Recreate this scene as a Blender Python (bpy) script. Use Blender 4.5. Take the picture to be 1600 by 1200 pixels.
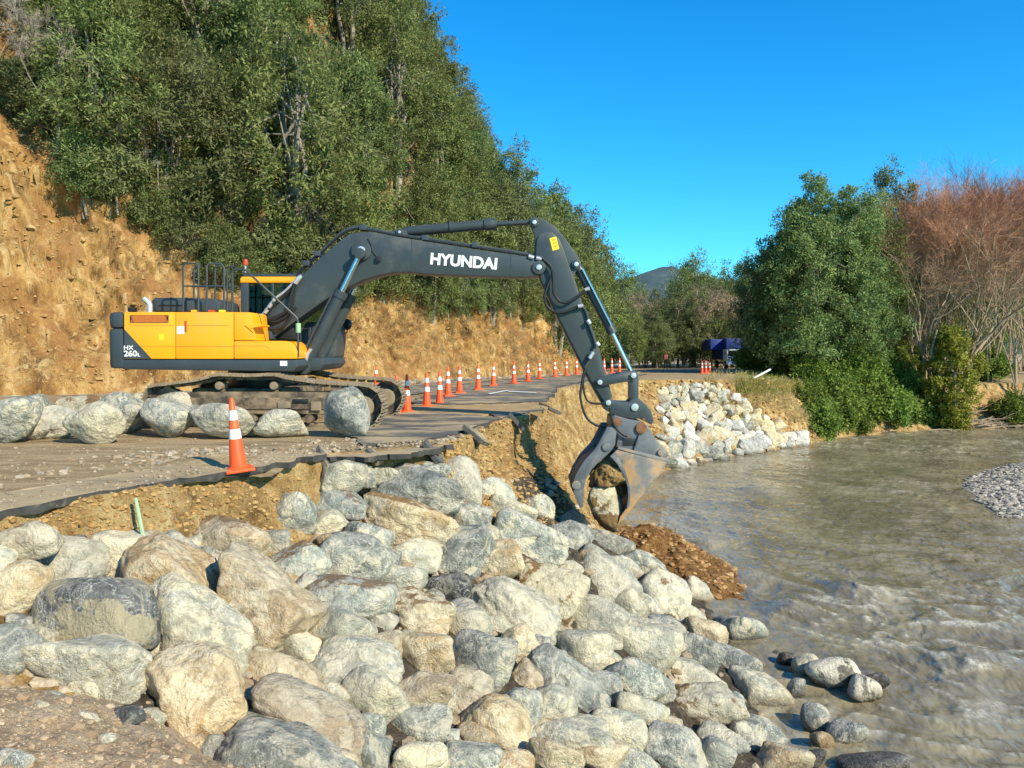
import bpy, bmesh, math, random
import numpy as np
from mathutils import Vector, Matrix
from mathutils.bvhtree import BVHTree

# ---------------------------------------------------------------- camera, sky, sun, exposure
for o in list(bpy.data.objects):
    bpy.data.objects.remove(o)
S = bpy.context.scene
COL = S.collection
F = 1250.0                        # focal length in pixels of the 1600 x 1200 photograph
PITCH = math.atan(55 / F)         # horizon sits at row 545
CAMZ = 1.5
cam = bpy.data.cameras.new('camera')
cam.sensor_width = 36.0
cam.lens = 36.0 * F / 1600
cam.clip_start = 0.05
cam.clip_end = 4000
co = bpy.data.objects.new('camera', cam)
COL.objects.link(co)
co.location = (0, 0, CAMZ)
co.rotation_euler = (math.pi / 2 - PITCH, 0, 0)
S.camera = co

SUN_EL, SUN_AZ = math.radians(33), math.radians(134)      # azimuth clockwise from +Y
w = bpy.data.worlds.new('World')
S.world = w
w.use_nodes = True
nt = w.node_tree
nt.nodes.clear()
sky = nt.nodes.new('ShaderNodeTexSky')
sky.sky_type = 'NISHITA'
sky.sun_disc = False
sky.sun_elevation = SUN_EL
sky.sun_rotation = SUN_AZ
sky.air_density = 1.0
sky.dust_density = 0.25
sky.ozone_density = 4.0
hs = nt.nodes.new('ShaderNodeHueSaturation')
hs.inputs['Hue'].default_value = 0.49
hs.inputs['Saturation'].default_value = 1.35
hs.inputs['Value'].default_value = 1.28
bg = nt.nodes.new('ShaderNodeBackground')
bg.inputs['Strength'].default_value = 0.098
out = nt.nodes.new('ShaderNodeOutputWorld')
nt.links.new(sky.outputs[0], hs.inputs['Color'])
tint = nt.nodes.new('ShaderNodeMixRGB')          # the deep clean blue of the photograph
tint.blend_type = 'MULTIPLY'
tint.inputs[0].default_value = 1.0
tint.inputs[2].default_value = (0.42, 1.10, 1.30, 1)
nt.links.new(hs.outputs[0], tint.inputs[1])
nt.links.new(tint.outputs[0], bg.inputs['Color'])
nt.links.new(bg.outputs[0], out.inputs['Surface'])

sl = bpy.data.lights.new('sun', 'SUN')
sl.energy = 5.0
sl.angle = math.radians(0.5)
sl.color = (1.0, 0.89, 0.67)
so = bpy.data.objects.new('sun', sl)
COL.objects.link(so)
tosun = Vector((math.sin(SUN_AZ) * math.cos(SUN_EL), math.cos(SUN_AZ) * math.cos(SUN_EL), math.sin(SUN_EL)))
so.rotation_euler = tosun.to_track_quat('Z', 'Y').to_euler()
so.location = tosun * 60

vs = S.view_settings
vs.view_transform = 'Standard'
vs.look = 'None'
vs.exposure = 0.56
vs.gamma = 1.0
vs.use_curve_mapping = False

# ---------------------------------------------------------------- pixel rays
FWD = np.array([0, math.cos(PITCH), -math.sin(PITCH)])
UPV = np.array([0, math.sin(PITCH), math.cos(PITCH)])
RGT = np.array([1.0, 0, 0])
CAM = np.array([0, 0, CAMZ])

def ray(u, v):
    return RGT * (u - 800) / F + UPV * (600 - v) / F + FWD

def at_y(u, v, Y):                # the point of a vertical plane at distance Y
    d = ray(u, v)
    return CAM + d * (Y / d[1])

def at_z(u, v, z=0.0):            # the point of a level plane at height z
    d = ray(u, v)
    return CAM + d * ((z - CAMZ) / d[2])

# ---------------------------------------------------------------- noise
_r = np.random.RandomState(7)
_P = np.concatenate([_r.permutation(256)] * 3)
_G = _r.normal(size=(256, 3))
_G /= np.linalg.norm(_G, axis=1)[:, None]

def perlin(p):
    p = np.asarray(p, float)
    i = np.floor(p).astype(int)
    f = p - i
    i &= 255
    u = f * f * f * (f * (f * 6 - 15) + 10)
    r = 0
    for a in (0, 1):
        for b in (0, 1):
            for c in (0, 1):
                h = _P[_P[_P[(i[..., 0] + a) & 255] + ((i[..., 1] + b) & 255)] + ((i[..., 2] + c) & 255)]
                g = _G[h]
                d = g[..., 0] * (f[..., 0] - a) + g[..., 1] * (f[..., 1] - b) + g[..., 2] * (f[..., 2] - c)
                wgt = (u[..., 0] if a else 1 - u[..., 0]) * (u[..., 1] if b else 1 - u[..., 1]) * (u[..., 2] if c else 1 - u[..., 2])
                r = r + wgt * d
    return r

def fbm(p, octv=4, lac=2.03, gain=0.5):
    p = np.asarray(p, float)
    s, a = 0, 1.0
    for k in range(octv):
        s = s + a * perlin(p + k * 17.3)
        p = p * lac
        a *= gain
    return s

# ---------------------------------------------------------------- object helpers
WL = {}

def tag(o, label=None, cat=None, group=None, kind=None):
    if label: o['label'] = label
    if cat: o['category'] = cat
    if group: o['group'] = group
    if kind: o['kind'] = kind
    return o

def link(o, wloc, parent=None):
    wloc = Vector(wloc)
    COL.objects.link(o)
    WL[o.name] = wloc
    if parent is not None:
        o.parent = parent
        o.location = wloc - WL[parent.name]
    else:
        o.location = wloc
    return o

def thing(name, loc, label=None, cat=None, group=None):
    o = bpy.data.objects.new(name, None)
    o.empty_display_size = 0.2
    link(o, loc)
    return tag(o, label, cat, group)

def mesh_np(name, V, Fc, mat=None, smooth=True):
    """mesh from numpy arrays; Fc is an (n,3) or (n,4) index array"""
    V = np.ascontiguousarray(V, np.float32)
    Fc = np.ascontiguousarray(Fc, np.int32)
    n, k = Fc.shape
    me = bpy.data.meshes.new(name)
    me.vertices.add(len(V))
    me.vertices.foreach_set('co', V.ravel())
    me.loops.add(n * k)
    me.loops.foreach_set('vertex_index', Fc.ravel())
    me.polygons.add(n)
    me.polygons.foreach_set('loop_start', np.arange(n, dtype=np.int32) * k)
    me.polygons.foreach_set('use_smooth', np.full(n, bool(smooth)))
    me.update(calc_edges=True)
    if mat: me.materials.append(mat)
    return me

def obj_np(name, V, Fc, mat, parent=None, smooth=True, origin=None):
    V = np.asarray(V, float)
    if origin is None:
        lo, hi = V.min(0), V.max(0)
        origin = np.array([(lo[0] + hi[0]) / 2, (lo[1] + hi[1]) / 2, lo[2]])
    me = mesh_np(name, V - np.asarray(origin), Fc, mat, smooth)
    o = bpy.data.objects.new(name, me)
    return link(o, origin, parent)

class MB:
    """collects polygons and links them as one mesh object"""
    def __init__(self):
        self.v, self.f = [], []
    def add(self, vs_, fs):
        n = len(self.v)
        self.v += [tuple(map(float, p)) for p in vs_]
        self.f += [[n + i for i in f] for f in fs]
        return self
    def box(self, lo, hi):
        (a, b, c), (d, e, g) = lo, hi
        return self.add([(a, b, c), (d, b, c), (d, e, c), (a, e, c), (a, b, g), (d, b, g), (d, e, g), (a, e, g)],
                        [(0, 3, 2, 1), (4, 5, 6, 7), (0, 1, 5, 4), (1, 2, 6, 5), (2, 3, 7, 6), (3, 0, 4, 7)])
    def prism(self, poly, y0, y1):
        """poly: list of (x, z); extruded from y0 to y1"""
        a = sum(poly[i][0] * poly[(i + 1) % len(poly)][1] - poly[(i + 1) % len(poly)][0] * poly[i][1] for i in range(len(poly)))
        if a < 0: poly = poly[::-1]
        n = len(poly)
        vs_ = [(x, y0, z) for x, z in poly] + [(x, y1, z) for x, z in poly]
        fs = [list(range(n)), [2 * n - 1 - i for i in range(n)]]
        fs += [(i, i + n, (i + 1) % n + n, (i + 1) % n) for i in range(n)]
        return self.add(vs_, fs)
    def tube(self, pts, r, n=8, caps=True):
        pts = [Vector(p) for p in pts]
        rs = r if hasattr(r, '__len__') else [r] * len(pts)
        base = len(self.v)
        ref = Vector((0.31, 0.87, 0.39))
        for i, p in enumerate(pts):
            t = (pts[min(i + 1, len(pts) - 1)] - pts[max(i - 1, 0)]).normalized()
            s = t.cross(ref)
            if s.length < 1e-4: s = t.cross(Vector((1, 0, 0)))
            s.normalize()
            b = s.cross(t)
            for k in range(n):
                a = 2 * math.pi * k / n
                self.v.append(tuple(p + (s * math.cos(a) + b * math.sin(a)) * rs[i]))
        for i in range(len(pts) - 1):
            for k in range(n):
                a, b_ = base + i * n + k, base + i * n + (k + 1) % n
                self.f.append([a, a + n, b_ + n, b_])
        if caps:
            self.f.append([base + k for k in range(n)])
            e = base + (len(pts) - 1) * n
            self.f.append([e + n - 1 - k for k in range(n)])
        return self
    def cyl(self, p0, p1, r, n=16):
        return self.tube([p0, p1], r, n)
    def build(self, name, mat, parent=None, bevel=0.0, angle=35, smooth=True, origin=None):
        me = bpy.data.meshes.new(name)
        V = np.array(self.v)
        if origin is None:
            lo, hi = V.min(0), V.max(0)
            origin = np.array([(lo[0] + hi[0]) / 2, (lo[1] + hi[1]) / 2, lo[2]])
        me.from_pydata([tuple(p) for p in V - np.asarray(origin)], [], self.f)
        bm = bmesh.new()
        bm.from_mesh(me)
        bmesh.ops.recalc_face_normals(bm, faces=bm.faces)
        if bevel > 0:
            ed = [e for e in bm.edges if len(e.link_faces) == 2 and e.calc_face_angle(0) > math.radians(30)]
            bmesh.ops.bevel(bm, geom=ed, offset=bevel, segments=2, profile=0.6, affect='EDGES', clamp_overlap=True)
        bm.to_mesh(me)
        bm.free()
        if smooth:
            me.polygons.foreach_set('use_smooth', np.ones(len(me.polygons), bool))
            me.set_sharp_from_angle(angle=math.radians(angle))
        if mat: me.materials.append(mat)
        o = bpy.data.objects.new(name, me)
        return link(o, origin, parent)

def copy_thing(root, loc, rz=0.0, sc=1.0, **kw):
    c = root.copy()
    COL.objects.link(c)
    c.location = loc
    c.rotation_euler = (0, 0, rz)
    c.scale = (sc, sc, sc) if not hasattr(sc, '__len__') else sc
    WL[c.name] = Vector(loc)
    tag(c, **kw)
    for ch in list(root.children):
        d = ch.copy()
        COL.objects.link(d)
        d.parent = c
        for g in list(ch.children):
            e = g.copy()
            COL.objects.link(e)
            e.parent = d
    return c

# ---------------------------------------------------------------- materials
def new_mat(name):
    m = bpy.data.materials.new(name)
    m.use_nodes = True
    t = m.node_tree
    t.nodes.clear()
    o = t.nodes.new('ShaderNodeOutputMaterial')
    b = t.nodes.new('ShaderNodeBsdfPrincipled')
    t.links.new(b.outputs[0], o.inputs['Surface'])
    return m, t, b, o

class NT:
    """short hand for building node trees"""
    def __init__(self, t): self.t = t
    def n(self, typ, **kw):
        x = self.t.nodes.new('ShaderNode' + typ)
        for k, v in kw.items(): setattr(x, k, v)
        return x
    def put(self, sock, v):
        if v is None: return
        if isinstance(v, bpy.types.NodeSocket): self.t.links.new(v, sock)
        elif isinstance(v, tuple) and len(v) == 3 and sock.type == 'RGBA': sock.default_value = (*v, 1)
        else: sock.default_value = v
    def noise(self, vec, scale, detail=4, rough=0.55, dist=0.0, out='Fac'):
        x = self.n('TexNoise')
        self.put(x.inputs['Vector'], vec)
        x.inputs['Scale'].default_value = scale
        x.inputs['Detail'].default_value = detail
        x.inputs['Roughness'].default_value = rough
        x.inputs['Distortion'].default_value = dist
        return x.outputs[out]
    def ramp(self, fac, stops, interp='LINEAR'):
        x = self.n('ValToRGB')
        x.color_ramp.interpolation = interp
        els = x.color_ramp.elements
        while len(els) < len(stops): els.new(0.5)
        for e, (p, c) in zip(els, stops):
            e.position = p
            e.color = (*c, 1) if hasattr(c, '__len__') else (c, c, c, 1)
        self.put(x.inputs[0], fac)
        return x.outputs[0]
    def mix(self, fac, a, b, mode='MIX'):
        x = self.n('MixRGB', blend_type=mode)
        self.put(x.inputs[0], fac); self.put(x.inputs[1], a); self.put(x.inputs[2], b)
        return x.outputs[0]
    def math(self, op, a, b=None, clamp=False):
        x = self.n('Math', operation=op, use_clamp=clamp)
        self.put(x.inputs[0], a); self.put(x.inputs[1], b)
        return x.outputs[0]
    def vmath(self, op, a, b=None):
        x = self.n('VectorMath', operation=op)
        self.put(x.inputs[0], a); self.put(x.inputs[1], b)
        return x.outputs[0]
    def mapping(self, vec, scale=(1, 1, 1), rot=(0, 0, 0), loc=(0, 0, 0)):
        x = self.n('Mapping')
        self.put(x.inputs[0], vec)
        x.inputs['Scale'].default_value = scale
        x.inputs['Rotation'].default_value = rot
        x.inputs['Location'].default_value = loc
        return x.outputs[0]
    def obj(self, rand=True):
        c = self.n('TexCoord').outputs['Object']
        if not rand: return c
        r = self.n('ObjectInfo').outputs['Random']
        k = self.n('CombineXYZ')
        for i, m in enumerate((37.0, 71.0, 53.0)):
            self.put(k.inputs[i], self.math('MULTIPLY', r, m))
        return self.vmath('ADD', c, k.outputs[0])
    def world(self): return self.n('NewGeometry').outputs['Position']
    def random(self): return self.n('ObjectInfo').outputs['Random']
    def bump(self, h, strength=0.3, dist=0.02, nrm=None):
        x = self.n('Bump')
        x.inputs['Strength'].default_value = strength
        x.inputs['Distance'].default_value = dist
        self.put(x.inputs['Height'], h)
        if nrm is not None: self.put(x.inputs['Normal'], nrm)
        return x.outputs[0]
    def attr(self, name): return self.n('Attribute', attribute_name=name)

def plain(name, col, rough=0.5, metal=0.0, var=0.12, scale=6.0, dirt=None, dirt_amt=0.5, bump=0.05, spec=0.5, coat=0.0):
    m, t, b, o = new_mat(name)
    N = NT(t)
    c = N.obj()
    n1 = N.noise(c, scale, 5)
    base = N.mix(N.ramp(n1, [(0.3, 0.0), (0.7, 1.0)]), tuple(x * (1 - var) for x in col), tuple(min(1, x * (1 + var)) for x in col))
    if dirt:
        n2 = N.noise(c, scale * 0.5, 8, 0.68)
        base = N.mix(N.ramp(n2, [(0.62 - 0.3 * dirt_amt, 0.0), (0.82 - 0.3 * dirt_amt, 1.0)]), base, dirt)
    N.put(b.inputs['Base Color'], base)
    N.put(b.inputs['Roughness'], N.math('ADD', N.math('MULTIPLY', N.noise(c, scale * 2, 4), 0.25), rough - 0.12))
    b.inputs['Metallic'].default_value = metal
    b.inputs['Specular IOR Level'].default_value = spec
    b.inputs['Coat Weight'].default_value = coat
    if bump: N.put(b.inputs['Normal'], N.bump(N.noise(c, scale * 8, 4), bump, 0.01))
    return m

def boulder_mat(name, c1, c2, vein=0.4, mud=None, mud_lv=0.62, soil=0.0, dust=0.4, wet=False):
    m, t, b, o = new_mat(name)
    N = NT(t)
    c = N.obj()
    big = N.noise(c, 1.3, 4, 0.55, 0.7)
    mid = N.noise(c, 5.5, 8, 0.7, 1.0)
    base = N.mix(N.ramp(big, [(0.42, 0.0), (0.58, 1.0)]), c1, c2)
    base = N.mix(N.ramp(mid, [(0.46, 0.0), (0.62, 0.7)]), base, tuple(x * 0.45 for x in c1))
    # rubbed pale dust on the surface
    if dust:
        du = N.noise(c, 2.7, 9, 0.74, 1.2)
        base = N.mix(N.ramp(du, [(0.51, 0.0), (0.55, dust)]), base, (0.66, 0.58, 0.41))
    if vein:
        vr = N.noise(c, 2.6, 5, 0.6, 1.6)
        ridge = N.math('ABSOLUTE', N.math('SUBTRACT', vr, 0.5))
        vm = N.ramp(ridge, [(0.0, vein), (0.016, 0.0)])
        vm2 = N.math('MULTIPLY', vm, N.ramp(N.noise(c, 1.7, 2), [(0.42, 0.0), (0.6, 1.0)]))
        base = N.mix(vm2, base, (0.74, 0.72, 0.64))
        v3 = N.math('ABSOLUTE', N.math('SUBTRACT', N.noise(c, 7.5, 6, 0.65, 2.0), 0.5))
        base = N.mix(N.math('MULTIPLY', N.ramp(v3, [(0.0, vein * 1.1), (0.03, 0.0)]), N.ramp(N.noise(c, 3.3, 3), [(0.45, 0.0), (0.62, 1.0)])), base, (0.70, 0.67, 0.56))
    sp = N.noise(c, 26, 4, 0.6)
    base = N.mix(N.ramp(sp, [(0.58, 0.0), (0.72, 0.35)]), base, (0.62, 0.59, 0.5))
    base = N.mix(N.ramp(sp, [(0.25, 0.45), (0.40, 0.0)]), base, tuple(x * 0.4 for x in c1))
    if mud:
        mm = N.noise(c, 1.5, 8, 0.66, 0.3)
        base = N.mix(N.ramp(mm, [(mud_lv - 0.015, 0.0), (mud_lv + 0.015, 0.95)]), base, mud)
    if soil:
        nz = N.n('SeparateXYZ')
        N.put(nz.inputs[0], N.n('NewGeometry').outputs['Normal'])
        up = N.math('ADD', nz.outputs[2], N.math('MULTIPLY', N.math('SUBTRACT', N.noise(c, 4, 7, 0.7), 0.5), 1.5))
        base = N.mix(N.ramp(up, [(0.86, 0.0), (0.93, soil)]), base, (0.20, 0.13, 0.065))
    # every stone a little different in tone
    hv = N.n('HueSaturation')
    N.put(hv.inputs['Color'], base)
    N.put(hv.inputs['Value'], N.math('ADD', N.math('MULTIPLY', N.random(), 0.32), 0.84))
    N.put(hv.inputs['Saturation'], N.math('ADD', N.math('MULTIPLY', N.random(), 0.3), 0.85))
    # a wet dark band where the stone stands in the river
    pz = N.n('SeparateXYZ')
    N.put(pz.inputs[0], N.world())
    wl = N.ramp(N.math('ADD', N.math('MULTIPLY', N.noise(N.world(), 5, 3), 0.3), N.math('ADD', pz.outputs[2], 3.9)), [(0.05, 1.0), (0.28, 0.0)])
    N.put(b.inputs['Base Color'], N.mix(wl, hv.outputs[0], (0.30, 0.27, 0.22), 'MULTIPLY'))
    N.put(b.inputs['Roughness'], N.mix(wl, (0.25 if wet else 0.78,) * 3, (0.2, 0.2, 0.2)))
    b.inputs['Specular IOR Level'].default_value = 0.5 if wet else 0.28
    h = N.math('ADD', N.math('MULTIPLY', N.noise(c, 7, 8, 0.65, 0.4), 1.0), N.math('MULTIPLY', N.noise(c, 40, 4, 0.6), 0.22))
    N.put(b.inputs['Normal'], N.bump(h, 1.0, 0.09))
    return m

M = {}
M['st_g'] = boulder_mat('grey_stone', (0.20, 0.215, 0.19), (0.40, 0.395, 0.33), 0.8, None, 0, 0, 0.55)
M['st_p'] = boulder_mat('pale_stone', (0.56, 0.50, 0.36), (0.33, 0.33, 0.27), 0.6, None, 0, 0, 0.6)
M['st_t'] = boulder_mat('tan_stone', (0.43, 0.31, 0.175), (0.49, 0.41, 0.28), 0.35, None, 0, 0, 0.5)
M['st_d'] = boulder_mat('dark_stone', (0.055, 0.06, 0.06), (0.12, 0.125, 0.12), 0.5, None, 0, 0, 0.25)
M['st_D'] = boulder_mat('dark_dusted_stone', (0.085, 0.09, 0.088), (0.15, 0.15, 0.14), 0.6, (0.33, 0.29, 0.20), 0.56, 0, 0.3)
M['st_m'] = boulder_mat('mud_spotted_stone', (0.52, 0.48, 0.36), (0.44, 0.42, 0.35), 0.4, (0.16, 0.10, 0.045), 0.62, 0, 0.6)
M['st_M'] = boulder_mat('mud_caked_stone', (0.50, 0.43, 0.29), (0.44, 0.40, 0.30), 0.2, (0.17, 0.10, 0.04), 0.53, 0, 0.5)
M['st_gs'] = boulder_mat('grey_stone_soil', (0.28, 0.31, 0.28), (0.42, 0.42, 0.36), 0.5, None, 0, 0.9, 0.5)
M['st_ts'] = boulder_mat('tan_stone_soil', (0.44, 0.33, 0.20), (0.48, 0.42, 0.31), 0.3, None, 0, 0.9, 0.5)
M['st_w'] = boulder_mat('wet_stone', (0.06, 0.05, 0.04), (0.12, 0.10, 0.08), 0.1, None, 0, 0, 0.1, True)
M['st_R'] = boulder_mat('half_wet_stone', (0.09, 0.08, 0.065), (0.16, 0.14, 0.11), 0.2, (0.55, 0.50, 0.40), 0.48, 0, 0.1)
M['st_q'] = boulder_mat('quarried_white_stone', (0.62, 0.60, 0.54), (0.55, 0.53, 0.48), 0.2, None, 0, 0, 0.2)
M['st_y'] = boulder_mat('quarried_cream_stone', (0.62, 0.50, 0.30), (0.58, 0.52, 0.40), 0.1, (0.45, 0.24, 0.08), 0.64, 0, 0.4)

def soil_mat(name, stops, scale, straw=None, rocks=0.0, bump=1.0, streak=(1, 1, 1), stain=None):
    m, t, b, o = new_mat(name)
    N = NT(t)
    c = N.world()
    cs = N.mapping(c, streak)
    n = N.noise(cs, scale, 10, 0.68, 0.3)
    col = N.ramp(n, stops)
    if name == 'cut_clay':           # leaf litter under the trees above the cut
        wd = N.math('ADD', N.attr('wood').outputs['Fac'], N.math('MULTIPLY', N.math('SUBTRACT', N.noise(c, .8, 4), .5), .8))
        col = N.mix(N.ramp(wd, [(0.4, 0.0), (0.6, 1.0)]), col, N.ramp(N.noise(c, 3, 6), [(0.35, (0.035, 0.03, 0.018)), (0.65, (0.10, 0.085, 0.045))]))
    if name == 'cut_clay':           # rain streaks and scrapes down the face
        sk_ = N.noise(N.mapping(c, (2.6, 2.6, .42), (.25, .35, 0)), 1.0, 6, .62, .8)
        col = N.mix(N.ramp(sk_, [(0.54, 0.0), (0.64, 0.7)]), col, (0.60, 0.43, 0.21))
        col = N.mix(N.ramp(sk_, [(0.36, 0.8), (0.45, 0.0)]), col, (0.17, 0.085, 0.032))
    if stain:
        col = N.mix(N.ramp(N.noise(c, scale * 0.3, 4, 0.55, 0.5), [(0.52, 0.0), (0.62, 0.8)]), col, stain)
    if straw:
        s1 = N.noise(N.mapping(c, (9, 9, 1.4), (0.5, 0.2, 0)), 1.6, 5, 0.6, 1.2)
        s2 = N.noise(c, 0.55, 4, 0.6)
        fac = N.math('MULTIPLY', N.ramp(s1, [(0.46, 0.0), (0.58, 1.0)]), N.ramp(s2, [(0.42, 0.0), (0.62, 0.7)]))
        col = N.mix(fac, col, straw)
    fine = N.noise(c, 34, 5, 0.7)
    col = N.mix(N.ramp(fine, [(0.30, 0.65), (0.48, 0.0)]), col, tuple(x * 0.35 for x in stops[0][1]))
    col = N.mix(N.ramp(fine, [(0.58, 0.0), (0.72, 0.5)]), col, tuple(min(0.75, x * 1.35) for x in stops[-1][1]))
    if name == 'bank_gravel':        # rubble bedding under the riprap, shade of the boulder gaps painted into its colour
        sp = N.n('SeparateXYZ')
        N.put(sp.inputs[0], c)
        mk = N.math('MULTIPLY', N.math('LESS_THAN', sp.outputs[1], 18.0), N.math('LESS_THAN', N.math('ADD', sp.outputs[2], N.noise(c, 2.0, 3)), -0.75))
        col = N.mix(mk, col, N.ramp(N.noise(c, 8, 6), [(0.35, (0.05, 0.04, 0.03)), (0.65, (0.13, 0.105, 0.075))]))
    if rocks:
        v = N.n('TexVoronoi', feature='F1')
        N.put(v.inputs['Vector'], c)
        v.inputs['Scale'].default_value = 9
        col = N.mix(N.ramp(v.outputs['Distance'], [(0.12, rocks), (0.2, 0.0)]), col, (0.42, 0.38, 0.3))
    N.put(b.inputs['Base Color'], col)
    b.inputs['Roughness'].default_value = 0.95
    b.inputs['Specular IOR Level'].default_value = 0.15
    h = N.math('ADD', N.noise(cs, scale * 2.5, 9, 0.7), N.math('MULTIPLY', fine, 0.35))
    N.put(b.inputs['Normal'], N.bump(h, min(1.0, bump), 0.12 * bump))
    return m

M['cut'] = soil_mat('cut_clay', [(0.36, (0.11, 0.05, 0.018)), (0.51, (0.34, 0.18, 0.055)), (0.66, (0.53, 0.33, 0.125))], 1.1, (0.50, 0.36, 0.15), 0, 1.0, (1, 1, 0.6), (0.28, 0.13, 0.045))
M['bank'] = soil_mat('bank_gravel', [(0.34, (0.19, 0.105, 0.04)), (0.5, (0.41, 0.265, 0.105)), (0.64, (0.56, 0.42, 0.21))], 2.6, None, 0.45, 1.0, (1, 1, 0.7), (0.24, 0.15, 0.06))
M['dirt'] = soil_mat('mound_dirt', [(0.32, (0.25, 0.175, 0.105)), (0.5, (0.44, 0.325, 0.205)), (0.7, (0.60, 0.48, 0.33))], 3.0, None, 0.3, 0.8)
M['roaddirt'] = soil_mat('road_dirt', [(0.32, (0.19, 0.13, 0.068)), (0.5, (0.35, 0.255, 0.14)), (0.68, (0.47, 0.365, 0.22))], 1.9, None, 0.4, 0.7, (0.45, 1.7, 1))
M['tandirt'] = soil_mat('tan_road_dirt', [(0.32, (0.24, 0.15, 0.07)), (0.5, (0.38, 0.26, 0.13)), (0.68, (0.48, 0.36, 0.2))], 2.0, None, 0.2, 0.4)
M['mulch'] = soil_mat('wet_brown_soil', [(0.32, (0.10, 0.045, 0.015)), (0.5, (0.27, 0.135, 0.045)), (0.7, (0.42, 0.25, 0.09))], 5.0, None, 0, 1.0)

def asphalt_mat(name='asphalt', lo=0.46, hi=0.58):
    m, t, b, o = new_mat(name)
    N = NT(t)
    c = N.world()
    n = N.noise(c, 60, 4, 0.7)
    col = N.ramp(n, [(0.35, (0.06, 0.06, 0.06)), (0.6, (0.125, 0.122, 0.115)), (0.75, (0.22, 0.21, 0.19))])
    d = N.noise(N.mapping(c, (0.7, 1.6, 1)), 0.9, 9, 0.72)
    col = N.mix(N.ramp(d, [(lo, 0.0), (hi, 0.9)]), col, (0.42, 0.32, 0.185))
    N.put(b.inputs['Base Color'], col)
    b.inputs['Roughness'].default_value = 0.88
    b.inputs['Specular IOR Level'].default_value = 0.25
    N.put(b.inputs['Normal'], N.bump(n, 0.5, 0.02))
    return m
M['asphalt'] = asphalt_mat()
M['dusty'] = asphalt_mat('dusty_asphalt', 0.30, 0.48)
M['edge'] = plain('asphalt_edge', (0.05, 0.048, 0.045), 0.9, 0, 0.4, 9, (0.22, 0.17, 0.11), 0.15, 0.6)

def leaf_mat(name, dark, lite, trans=0.42):
    m, t, b, o = new_mat(name)
    N = NT(t)
    c = N.obj()
    ri = N.n('NewGeometry').outputs['Random Per Island']
    n = N.noise(c, 0.45, 3)
    f = N.math('ADD', N.math('MULTIPLY', ri, 0.55), N.math('MULTIPLY', n, 0.55))
    col = N.ramp(f, [(0.25, dark), (0.8, lite)])
    hv = N.n('HueSaturation')
    N.put(hv.inputs['Color'], col)
    N.put(hv.inputs['Hue'], N.math('ADD', N.math('MULTIPLY', N.random(), 0.035), 0.483))
    N.put(hv.inputs['Value'], N.math('ADD', N.math('MULTIPLY', N.random(), 0.4), 0.8))
    b.inputs['Roughness'].default_value = 0.55
    b.inputs['Specular IOR Level'].default_value = 0.12
    N.put(b.inputs['Base Color'], hv.outputs[0])
    tr = N.n('BsdfTranslucent')
    N.put(tr.inputs['Color'], hv.outputs[0])
    mx = N.n('MixShader')
    mx.inputs[0].default_value = trans
    t.links.new(b.outputs[0], mx.inputs[1])
    t.links.new(tr.outputs[0], mx.inputs[2])
    t.links.new(mx.outputs[0], o.inputs['Surface'])
    return m
M['leaf'] = leaf_mat('leaf_olive', (0.065, 0.098, 0.032), (0.31, 0.345, 0.115))
M['leaf2'] = leaf_mat('leaf_blue_green', (0.06, 0.10, 0.036), (0.30, 0.355, 0.125))
M['leaf3'] = leaf_mat('leaf_grey_green', (0.085, 0.105, 0.045), (0.28, 0.31, 0.125))
M['ivy'] = leaf_mat('leaf_ivy', (0.13, 0.17, 0.025), (0.42, 0.44, 0.08))
M['bramble'] = leaf_mat('leaf_bramble', (0.06, 0.105, 0.02), (0.27, 0.35, 0.07))
M['straw'] = leaf_mat('dry_grass', (0.26, 0.19, 0.08), (0.50, 0.40, 0.20), 0.3)
M['redtwig'], t, b, o = new_mat('red_twig')
N = NT(t)
sx = N.n('SeparateXYZ')
N.put(sx.inputs[0], N.obj(False))
hz = N.math('ADD', sx.outputs[2], N.math('MULTIPLY', N.noise(N.obj(), .5, 3), 5.0))
N.put(b.inputs['Base Color'], N.ramp(N.math('DIVIDE', hz, 18.0), [(0.5, (0.36, 0.26, 0.16)), (0.95, (0.42, 0.19, 0.10))]))
b.inputs['Roughness'].default_value = 0.8
M['paletwig'] = plain('pale_bark', (0.33, 0.25, 0.16), 0.85, 0, 0.3, 1.2)
M['bark'] = plain('grey_bark', (0.24, 0.21, 0.165), 0.9, 0, 0.35, 3.0)
M['brownbark'] = plain('brown_bark', (0.13, 0.10, 0.07), 0.9, 0, 0.35, 3.0)

M['yellow'] = plain('yellow_paint', (0.86, 0.365, 0.004), 0.38, 0, 0.05, 1.6, (0.56, 0.33, 0.07), 0.22, 0.02, 0.5, 0.25)
M['charcoal'] = plain('charcoal_paint', (0.040, 0.050, 0.056), 0.42, 0, 0.12, 1.5, (0.12, 0.105, 0.085), 0.12, 0.03)
M['boomgrey'] = plain('boom_paint', (0.040, 0.051, 0.054), 0.40, 0, 0.10, 1.4, (0.115, 0.11, 0.095), 0.3, 0.02)
M['black'] = plain('black_rubber', (0.014, 0.014, 0.015), 0.45, 0, 0.1, 5, None, 0, 0.02)
M['steel'] = plain('pin_steel', (0.62, 0.62, 0.60), 0.35, 0.6, 0.1, 8)
M['chrome'] = plain('chrome_rod', (0.80, 0.80, 0.80), 0.20, 1.0, 0.03, 8, None, 0, 0)
M['orange_dark'] = plain('grille_orange', (0.55, 0.16, 0.02), 0.5, 0, 0.1, 20)
M['reflector'] = plain('red_plastic', (0.5, 0.06, 0.02), 0.3, 0, 0.05, 8)
M['white'] = plain('white_print', (0.82, 0.82, 0.80), 0.5, 0, 0.02, 8, None, 0, 0)
M['stickery'] = plain('yellow_sticker', (0.85, 0.62, 0.02), 0.4, 0, 0.02, 8, None, 0, 0)
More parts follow.
